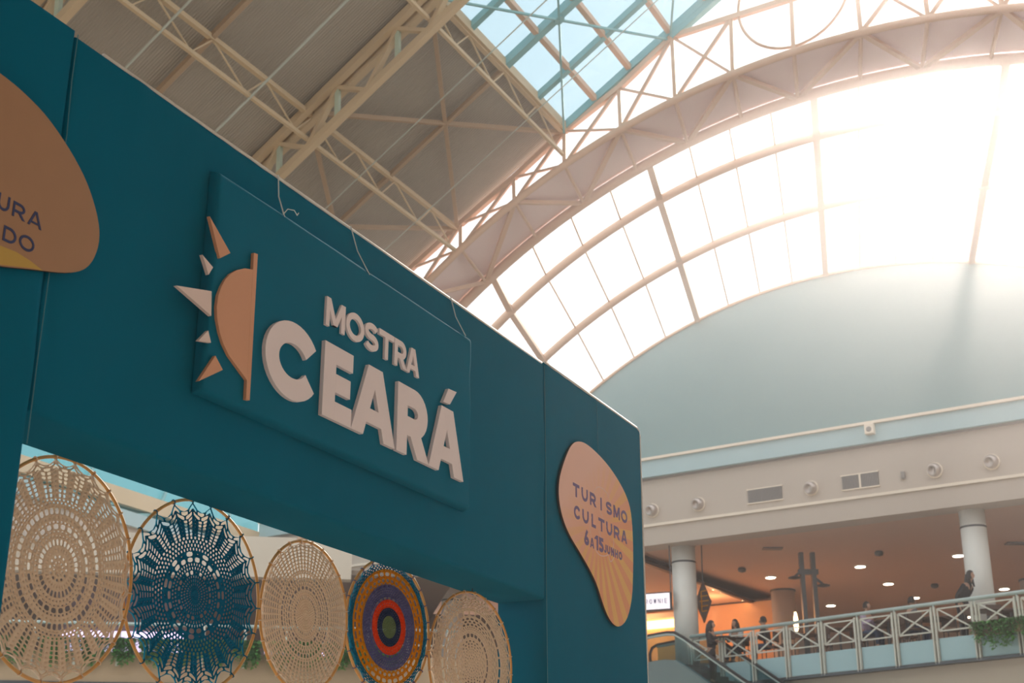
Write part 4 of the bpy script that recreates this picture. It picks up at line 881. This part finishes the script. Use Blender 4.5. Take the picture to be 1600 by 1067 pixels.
# ------------------------------------------------------------------ people, tables and chairs behind the railing
def skin_mesh(name, verts, edges, radii, mt, par, sub=2):
    me = bpy.data.meshes.new(name); me.from_pydata([tuple(v) for v in verts], edges, []); me.update()
    o = bpy.data.objects.new(name, me); SC.collection.objects.link(o); me.materials.append(mt)
    md = o.modifiers.new('skin', 'SKIN'); md.use_smooth_shade = True
    for i, r in enumerate(radii):
        me.skin_vertices[0].data[i].radius = (r, r) if not isinstance(r, tuple) else r
        me.skin_vertices[0].data[i].use_root = (i == 0)
    s = o.modifiers.new('sub', 'SUBSURF'); s.levels = sub; s.render_levels = sub
    o.parent = par; o.matrix_parent_inverse = par.matrix_world.inverted(); return o
def person(loc, face, seated, label, top, legs='cloth_navy', hair='short', arms='table', lean=0.0):
    """face: heading in radians the person looks along; origin at the feet or under the seat"""
    e = empty('person', loc, label, 'person', None)
    fx = Vector((math.cos(face), math.sin(face), 0)); sx = Vector((-fx.y, fx.x, 0)); L = Vector(loc)
    def q(f, s, z): return L+fx*f+sx*s+UP*z
    hz = .50 if seated else .95; ln = lean
    def T(h): return (ln*h, h)         # lean the trunk forward
    hip = q(0, 0, hz); ch = q(ln*.28, 0, hz+.28); sh = q(ln*.46, 0, hz+.46); nk = q(ln*.53, 0, hz+.55); hd = q(ln*.62+.02, 0, hz+.66)
    V = [hip, q(ln*.12, 0, hz+.13), ch, sh, nk]; Rr = [.14, (.145, .11), (.16, .115), (.13, .10), .055]; Ed = [(0, 1), (1, 2), (2, 3), (3, 4)]
    hands = []; jt = []
    for sgn in (-1, 1):
        s0 = q(ln*.45, sgn*.18, hz+.44)
        if arms == 'table': el_ = q(ln*.35+.10, sgn*.24, hz+.20); ha = q(.36, sgn*.12, hz+.24)
        elif arms == 'phone': el_ = q(.10, sgn*.22, hz+.18); ha = q(.30, sgn*.05, hz+.36)
        elif arms == 'folded': el_ = q(.05, sgn*.24, hz+.20); ha = q(.20, -sgn*.10, hz+.24)
        else: el_ = q(.02, sgn*.23, hz+.17); ha = q(.08, sgn*.22, hz-.06)
        b = len(V); V += [s0, el_, ha]; Rr += [.062, .045, .028]; Ed += [(3, b), (b, b+1), (b+1, b+2)]; hands.append((el_, ha)); jt.append((s0, el_, ha))
    for sgn in (-1, 1):
        h0 = q(0, sgn*.09, hz-.03)
        if seated: kn = q(.44, sgn*.11, hz-.02); an = q(.42, sgn*.11, .09); toe = q(.56, sgn*.12, .05)
        else: kn = q(.03, sgn*.10, .50); an = q(0, sgn*.10, .09); toe = q(.15, sgn*.12, .05)
        b = len(V); V += [h0, kn, an, toe]; Rr += [.085, .06, .045, .04]; Ed += [(0, b), (b, b+1), (b+1, b+2), (b+2, b+3)]; jt.append((h0, kn, an))
    body = skin_mesh('body', V, Ed, Rr, M['skin'], e, 1)
    # head: egg with brow, nose, chin
    m = MB(); n, k = 20, 14; hc = hd+UP*.045
    for i in range(k+1):
        ph = PI*i/k
        for j in range(n):
            th = 2*PI*j/n; x = math.sin(ph)*math.cos(th); y = math.sin(ph)*math.sin(th); z = math.cos(ph)
            r = 1-.14*max(0, -z)*abs(y)
            px = x*.098*r; py = y*.076*r*(1-.18*max(0, -z)); pz = z*.122
            if x > .75 and abs(y) < .25 and -.35 < z < .12: px += .022*(1-abs(y)/.25)
            if x > .7 and .12 < z < .3: px -= .004
            m.v.append(tuple(hc+fx*px+sx*py+UP*pz))
    m.f += [(i*n+j, i*n+(j+1) % n, (i+1)*n+(j+1) % n, (i+1)*n+j) for i in range(k) for j in range(n)]
    m.tube([nk-UP*.03, hc-UP*.06], [.056, .05], 10)
    for sgn in (-1, 1): m.lathe(hc+sx*sgn*.074-UP*.005, [(.012, -.01), (.03, 0), (.012, .012)], 8, sx*sgn)
    m.build('head', M['skin'], e, smooth=True)
    m = MB()
    for sgn in (-1, 1): m.lathe(hc+fx*.088+sx*sgn*.032+UP*.012, [(.004, -.006), (.012, 0), (.004, .006)], 8, fx)
    m.build('eyes', M['hair'], e)
    m = MB(); m.bar(hc+fx*.088+sx*-.02-UP*.055, hc+fx*.088+sx*.02-UP*.055, .01, .008); m.build('mouth', M['orange'], e)
    m = MB(); n, k = 20, 10; ext = .62 if hair == 'short' else .78
    for i in range(k+1):
        ph = PI*ext*i/k
        for j in range(n):
            th = 2*PI*j/n; x = math.sin(ph)*math.cos(th); y = math.sin(ph)*math.sin(th); z = math.cos(ph)
            fr_ = 1.0 if not (x > .35 and z < .55) else .8
            m.v.append(tuple(hc+fx*(x*.112*fr_-.012)+sx*y*.088+UP*(z*.136+.008)))
    m.f += [(i*n+j, i*n+(j+1) % n, (i+1)*n+(j+1) % n, (i+1)*n+j) for i in range(k) for j in range(n)]
    if hair == 'long':
        m.tube([hc-fx*.06+UP*.03, hc-fx*.09-UP*.12, hc-fx*.10-UP*.28, hc-fx*.09-UP*.40], [.085, .09, .085, .04], 12)
        for sgn in (-1, 1): m.tube([hc+sx*sgn*.06+UP*.04, hc+sx*sgn*.085-UP*.1-fx*.02, hc+sx*sgn*.08-UP*.28+fx*.03], [.04, .045, .02], 8)
    m.build('hair', M['hair'], e, smooth=True)
    # hands with five fingers
    m = MB()
    for (el_, ha) in hands:
        d = (ha-el_).normalized(); s_ = d.cross(UP).normalized(); w_ = ha+d*.04
        m.box(ha+d*.045, d*.045, s_*.038, d.cross(s_)*.013)
        for k_ in range(4):
            b0 = ha+d*.085+s_*(-.03+.02*k_); ln_ = (.06, .072, .068, .052)[k_]; dn_ = d.cross(s_)
            m.tube([b0, b0+d*ln_*.5, b0+d*ln_*.85-UP*.015], [.009, .0085, .007], 6)
        m.tube([ha+d*.02+s_*-.035, ha+d*.05+s_*-.06, ha+d*.075+s_*-.065], [.011, .010, .008], 6)
    m.build('hands', M['skin'], e, smooth=True)
    V2 = [hip-UP*.02, q(ln*.12, 0, hz+.13), ch, q(ln*.44, 0, hz+.45)]; R2 = [(.165, .135), (.165, .13), (.18, .135), (.15, .105)]; E2 = [(0, 1), (1, 2), (2, 3)]
    for (s0, el_, ha) in jt[:2]:
        b = len(V2); V2 += [s0, el_, el_+(ha-el_)*.82]; R2 += [.078, .060, .045]; E2 += [(3, b), (b, b+1), (b+1, b+2)]
    skin_mesh('top', V2, E2, R2, M[top], e, 1)
    V3 = [hip-UP*.03, hip+UP*.06]; R3 = [.155, .155]; E3 = [(0, 1)]
    for (h0, kn, an) in jt[2:]:
        b = len(V3); V3 += [h0, kn, an+UP*.03]; R3 += [.098, .075, .062]; E3 += [(0, b), (b, b+1), (b+1, b+2)]
    skin_mesh('trousers', V3, E3, R3, M[legs], e, 1)
    m = MB()
    for (h0, kn, an) in jt[2:]: m.box(Vector((an.x, an.y, L.z+.045))+fx*.05, fx*.14, sx*.048, UP*.045)
    m.build('shoes', M['black'], e, bevel=.02)
    return e
def chair(c, face, label, mt='dark'):
    e = empty('cafe_chair', c, label, 'chair', 'cafe chairs behind the railing'); fx = Vector((math.cos(face), math.sin(face), 0)); sx = Vector((-fx.y, fx.x, 0)); c = Vector(c)
    m = MB(); m.box(c+UP*.44, fx*.21, sx*.21, UP*.02); m.build('seat', M['brown'], e, bevel=.01)
    m = MB(); m.box(c-fx*.21+UP*.72, fx*.015, sx*.2, UP*.14); m.build('backrest', M['brown'], e, bevel=.01)
    for a_ in (-1, 1):
        for b_ in (-1, 1):
            m = MB(); m.tube([c+fx*a_*.18+sx*b_*.18, c+fx*a_*.18+sx*b_*.18+UP*(.43 if a_ > 0 else .86)], .014, 6); m.build('leg', M[mt], e)
def table(c, label):
    e = empty('cafe_table', c, label, 'table', 'cafe tables behind the railing'); c = Vector(c)
    m = MB(); m.lathe(c+UP*.72, [(.37, 0), (.38, .015), (.37, .03)], 24); m.build('tabletop', M['brown'], e)
    m = MB(); m.lathe(c, [(.22, 0), (.22, .02), (.03, .04), (.03, .72)], 16); m.build('pedestal', M['dark'], e)
def behind(px, back, z=ZF):      # a spot on the mezzanine floor, so far behind the railing
    q = hit(px, 960, PRL-NRL*back, NRL); return Vector((q.x, q.y, z))
def heading(v): return math.atan2(v.y, v.x)
ALONG = heading(RL)
ppl = [(1350, .85, ALONG+PI, 'cloth_lilac', 'short', 'phone', 'seated person in a lilac top looking down, between the mast and the tall column'),
       (1421, .95, ALONG+PI/2+2.6, 'cloth_grey', 'short', 'table', 'seated person in grey seen through the railing left of the tall column'),
       (1197, .9, ALONG+.3, 'cloth_black', 'short', 'table', 'seated person in black with dark hair left of the mast'),
       (1151, .8, ALONG+PI/2, 'cloth_white', 'long', 'table', 'seated person in a pale top with long dark hair right of the escalator')]
for i, (px, bk, fc, tp, hr, ar, lb) in enumerate(ppl):
    c = behind(px, bk); f = Vector((math.cos(fc), math.sin(fc), 0))
    person(c+UP*.0, fc, True, lb, tp, 'cloth_navy', hr, ar, .15)
    chair(c-f*.05, fc, 'brown cafe chair '+('under the person in lilac', 'under the person in grey', 'under the person in black left of the mast', 'under the person with long hair right of the escalator')[i])
    table(c+f*.72, 'small round cafe table '+('in front of the person in lilac', 'in front of the person in grey', 'of the person in black left of the mast', 'of the long haired person right of the escalator')[i])
person(behind(1503, 1.0), ALONG+PI, False, 'standing person in a wide black jacket leaning forward beside the tall pale column', 'cloth_black', 'cloth_black', 'long', 'down', .55)
person(behind(1082, .9), ALONG+PI/2-.6, True, 'seated person with short dark hair just behind the escalator handrail', 'cloth_black', 'cloth_navy', 'short', 'table', .1)
k = 0
for px, bk in ((1255, 1.4), (1310, 1.2), (1385, 1.6), (1455, 1.3), (1545, 1.2), (1580, 1.7)):
    c = behind(px, bk); table(c, f'small round cafe table behind the railing at the {("mast", "mast right side", "man in lilac", "person in black jacket", "tall column right side", "right frame edge")[k]}')
    chair(c+Vector((.55, .1, 0)), ALONG+2.4, f'empty brown cafe chair right of the table at the {("mast", "mast right side", "man in lilac", "person in black jacket", "tall column right side", "right frame edge")[k]}'); 
    chair(c+Vector((-.55, -.1, 0)), ALONG-.7, f'empty brown cafe chair left of the table at the {("mast", "mast right side", "man in lilac", "person in black jacket", "tall column right side", "right frame edge")[k]}'); k += 1
# long dark counter further back
rbox_o = rbox('service_counter', -8, 4.5, ZF, ZF+.95, -7.0, -6.2, M['brown']); tag(rbox_o, 'long dark brown service counter behind the cafe tables', 'counter')

# ------------------------------------------------------------------ escalator
EA = hitz(1054, 985, ZF+.92); ED = Vector((.534, -.845, 0)).normalized(); ES = Vector((ED.y, -ED.x, 0))   # ED: way down, ES: towards the right/away side
if ES.y < 0: ES = -ES
SL = math.tan(math.radians(30)); EW = 1.05
def Ep(t, h, s):      # t metres along, h above the nosing line, s across (0 = near handrail)
    z = ZF-(SL*t if t > 0 else 0)+h; p = EA+ED*t+ES*s; return Vector((p.x, p.y, z))
es = empty('escalator', Ep(0, -.5, EW/2), 'escalator with glass sides and black handrails coming down beside the gate', 'escalator')
TE = 8.0
def rampts(h, s, t0=-2.6, t1=TE): return [Ep(t0, h, s), Ep(-.8, h, s), Ep(-.35, h-.01, s), Ep(0, h-.06, s), Ep(.4, h-.02, s), Ep(t1, h, s)]
for s_, nm in ((0, 'near'), (EW+.35, 'far')):
    m = MB(); P_ = rampts(.92, s_); end = [Ep(-2.6, .92, s_), Ep(-2.85, .86, s_), Ep(-2.98, .70, s_), Ep(-2.98, .50, s_), Ep(-2.85, .34, s_), Ep(-2.6, .28, s_)]
    m.tube(end[::-1]+P_[1:], .045, 8); m.build('handrail', M['black'], es, smooth=True)
    m = MB(); m.tube([p-UP*.06 for p in end[:1]+P_[1:]], .04, 8); m.build('rail_guide', M['rail'], es, smooth=True)
    m = MB(); a_ = rampts(.86, s_, -2.6); b_ = rampts(.12, s_, -2.6); n = len(a_)
    m.add([p-ES*.006 for p in a_]+[p-ES*.006 for p in b_]+[p+ES*.006 for p in a_]+[p+ES*.006 for p in b_], [(i, i+1, n+i+1, n+i) for i in range(n-1)]+[(2*n+i, 3*n+i, 3*n+i+1, 2*n+i+1) for i in range(n-1)]); m.build('glass_side', M['esc_glass'], es)
    m = MB(); a_ = rampts(.14, s_, -2.6); b_ = rampts(-.9, s_, -2.6); b_[0].z = a_[0].z-.6
    for i in range(n-1): m.hexa([a_[i]-ES*.12, a_[i+1]-ES*.12, b_[i+1]-ES*.12, b_[i]-ES*.12], [a_[i]+ES*.10, a_[i+1]+ES*.10, b_[i+1]+ES*.10, b_[i]+ES*.10])
    m.build('side_cladding', M['esc'], es)
m = MB(); t = -2.4
for k in range(34):
    t0_ = -.6+k*.25; z0_ = ZF-max(0, SL*t0_); p = EA+ED*t0_+ES*((EW+.35)/2)
    m.box(Vector((p.x, p.y, z0_-.14)), ED*.20, ES*.5, UP*.12)
m.build('steps', M['dark'], es)
pe = haty(1111, 985, 40.0); te = None
# the rider: find the step under the person at x=1111
import itertools as _it
bt, bs = min((((800+CF*q.x/(q.y*math.cos(CP)+(q.z-CZ)*math.sin(CP)))-1114)**2+((533.5-CF*((q.z-CZ)*math.cos(CP)-q.y*math.sin(CP))/(q.y*math.cos(CP)+(q.z-CZ)*math.sin(CP)))-1066)**2, t_, s_) for t_ in [i*.05 for i in range(0, 120)] for s_ in (.3, .45, .6, .75, .9, 1.05) for q in [Ep(t_, 0, s_)])[1:]
_unused = min((abs((800+CF*(q.x)/(q.y*math.cos(CP)+(q.z-CZ)*math.sin(CP)))-1113), t_) for t_ in [i*.05 for i in range(0, 120)] for q in [Ep(t_, 0, .75)])[1]
print('rider', bt, bs)
pq = Ep(bt, -.02, bs); t_k = round((bt+.6)/.25); pq.z = ZF-max(0, SL*(-.6+t_k*.25))-.02
person(pq, heading(ED)+.5, False, 'standing person in black with long dark hair riding down the escalator, arms folded', 'cloth_black', 'cloth_black', 'long', 'folded', .02)

# ------------------------------------------------------------------ trailing plants
def vines(name, p0, p1, n, lmin, lmax, nrm, label, group, planter=True, mt='leaf'):
    p0 = Vector(p0); p1 = Vector(p1); e = empty(name, (p0+p1)/2, label, 'plant', group); d = (p1-p0)
    if planter:
        m = MB(); m.box((p0+p1)/2-UP*.02+nrm*-.05, d/2, nrm*.13, UP*.14); m.build('planter', M['planter'], e, bevel=.02)
    m = MB(); st = MB()
    for i in range(n):
        t = random.random(); b = p0+d*t+nrm*random.uniform(.02, .16)+UP*.12; ln_ = random.uniform(lmin, lmax)*(.6+.4*abs(math.sin(t*9))); cur = Vector(b); pts = [cur.copy()]
        nn = int(ln_/.05)
        for k in range(nn):
            cur = cur+Vector((random.uniform(-.015, .015), random.uniform(-.015, .015), -.05)) if k > 1 else cur+nrm*.03+UP*.02
            pts.append(cur.copy())
            for r_ in range(2):
                a = random.uniform(0, 2*PI); s_ = random.uniform(.07, .13); ld = Vector((math.cos(a), math.sin(a), random.uniform(-.8, .2))).normalized(); lw = ld.cross(UP).normalized()
                q = cur+ld*.01; m.add([q, q+ld*s_*.5+lw*s_*.32, q+ld*s_*1.1-UP*.01, q+ld*s_*.5-lw*s_*.32], [(0, 1, 2, 3)])
        st.tube(pts, .004, 4)
    m.build('foliage', M[mt], e); st.build('stems', M['brown'], e)
vines('trailing_plant', Rp(off0-STP*1, 6.72, .10), Rp(off0-STP*4.2, 6.72, .10), 260, .2, .85, NRL, 'bright green plant trailing from a tan planter on the balcony at the right edge', None)
# left mezzanine, seen between the hoops
lq0 = haty(-60, 988, 40); lq1 = haty(660, 1020, 42); LD = (Vector((lq1.x-lq0.x, lq1.y-lq0.y, 0))).normalized(); LN = Vector((LD.y, -LD.x, 0)); ZL2 = 6.6
def Qp(t, z, off=0): p = lq0+LD*t+LN*off; return Vector((p.x, p.y, z))
LL = (Vector((lq1.x-lq0.x, lq1.y-lq0.y, 0))).length
def qbox(name, t0, t1, z0, z1, o0, o1, mt, **k): m = MB(); m.prism([(t0, z0), (t1, z0), (t1, z1), (t0, z1)], Qp, o0, o1); return m.build(name, mt, **k)
print('left rail z', lq0.z, lq1.z)
zr = lq0.z
ZG = hit(250, 830, lq0, LN).z; print('ZG', ZG)
qbox('floor_gallery', -6, LL+1.2, ZL2-.5, ZL2-.0, -9, -.2, M['beige'], kind='structure')
qbox('wall_gallery_base', -6, LL+1.2, 0, ZL2-.5, -.5, -.1, M['beige'], kind='structure')
qbox('trim_9', -6, LL+1.2, ZL2-.55, ZL2-.45, -.1, .02, M['dark'], kind='structure')
qbox('trim_10', -6, LL+1.2, ZL2-.45, zr-.45, -.12, -.05, M['planter'], kind='structure')
ge = empty('gallery_railing', Qp(5, ZL2), 'pale gallery railing with hanging greenery seen between the crochet hoops', 'railing')
m = MB(); m.tube([Qp(-5, zr+.35), Qp(LL+1, zr+.35)], .05, 8); m.build('handrail', M['rail'], ge, smooth=True)
for k in range(16):
    t = -4+k*1.2
    if t > LL+1: break
    m = MB(); m.bar(Qp(t, ZL2), Qp(t, zr+.35), .07, .07); m.build('post', M['railx'], ge)
m = MB(); m.tube([Qp(-5, zr-.1), Qp(LL+1, zr-.1)], .03, 8); m.build('lower_rail', M['railx'], ge, smooth=True)
for k, (t0_, t1_, lb) in enumerate(((-.5, 2.0, 'behind the largest cream mandala'), (2.2, 4.9, 'between the two largest mandalas'), (5.0, 7.5, 'behind the teal mandala'), (7.7, 10.2, 'behind the medium cream mandala'), (10.4, 12.6, 'behind the multicoloured mandala'))):
    vines('trailing_plant', Qp(t0_, zr-.25, .08), Qp(t1_, zr-.25, .08), 230, .25, .95, LN, 'dark green plants trailing from the gallery railing '+lb, 'plants hanging from the gallery railing', planter=False)
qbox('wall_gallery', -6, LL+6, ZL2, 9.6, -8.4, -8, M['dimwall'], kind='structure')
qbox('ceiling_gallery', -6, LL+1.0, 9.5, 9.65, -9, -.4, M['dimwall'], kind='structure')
qbox('wall_gallery_fascia', -6, LL-2.2, 9.35, ZG, -.8, -.3, M['beige'], kind='structure')
o = qbox('lit_display', 1.5, 5.6, 8.0, 8.7, -7.9, -7.7, M['lilac']); tag(o, 'long lilac white lit display on the gallery wall behind the hoops', 'lit display')
o = qbox('red_sign', 7.0, 7.9, 7.1, 7.6, -7.9, -7.7, M['redlit']); tag(o, 'small glowing red sign seen through the teal mandala', 'sign')
o = qbox('lit_display', 8.4, 11.2, 7.7, 8.1, -7.9, -7.7, M['lilac']); tag(o, 'short lilac white lit strip seen through the medium cream mandala', 'lit display')
l = bpy.data.lights.new('lamp', 'POINT'); l.energy = 90; l.color = (1, .7, .5); l.shadow_soft_size = .3
lo = bpy.data.objects.new('gallery_light', l); SC.collection.objects.link(lo); lo.location = Qp(5, 9.6, -4)

# ================================================================== HAZE added to imitate sun glare in the lens
hz = bpy.data.materials.new('glare_haze'); hz.use_nodes = True; nt = hz.node_tree; nt.nodes.remove(nt.nodes['Principled BSDF'])
vs = nt.nodes.new('ShaderNodeVolumeScatter'); vs.inputs['Density'].default_value = .0026; vs.inputs['Anisotropy'].default_value = .87; vs.inputs['Color'].default_value = (.95, .95, 1, 1)
nt.links.new(vs.outputs[0], nt.nodes['Material Output'].inputs['Volume'])
m = MB(); m.bx(HX0+1, HX1-1, -6, 60, .05, 24); tag(m.build('haze', hz, kind='stuff'), 'thin haze added through the whole hall to imitate sun glare in the lens', 'haze')
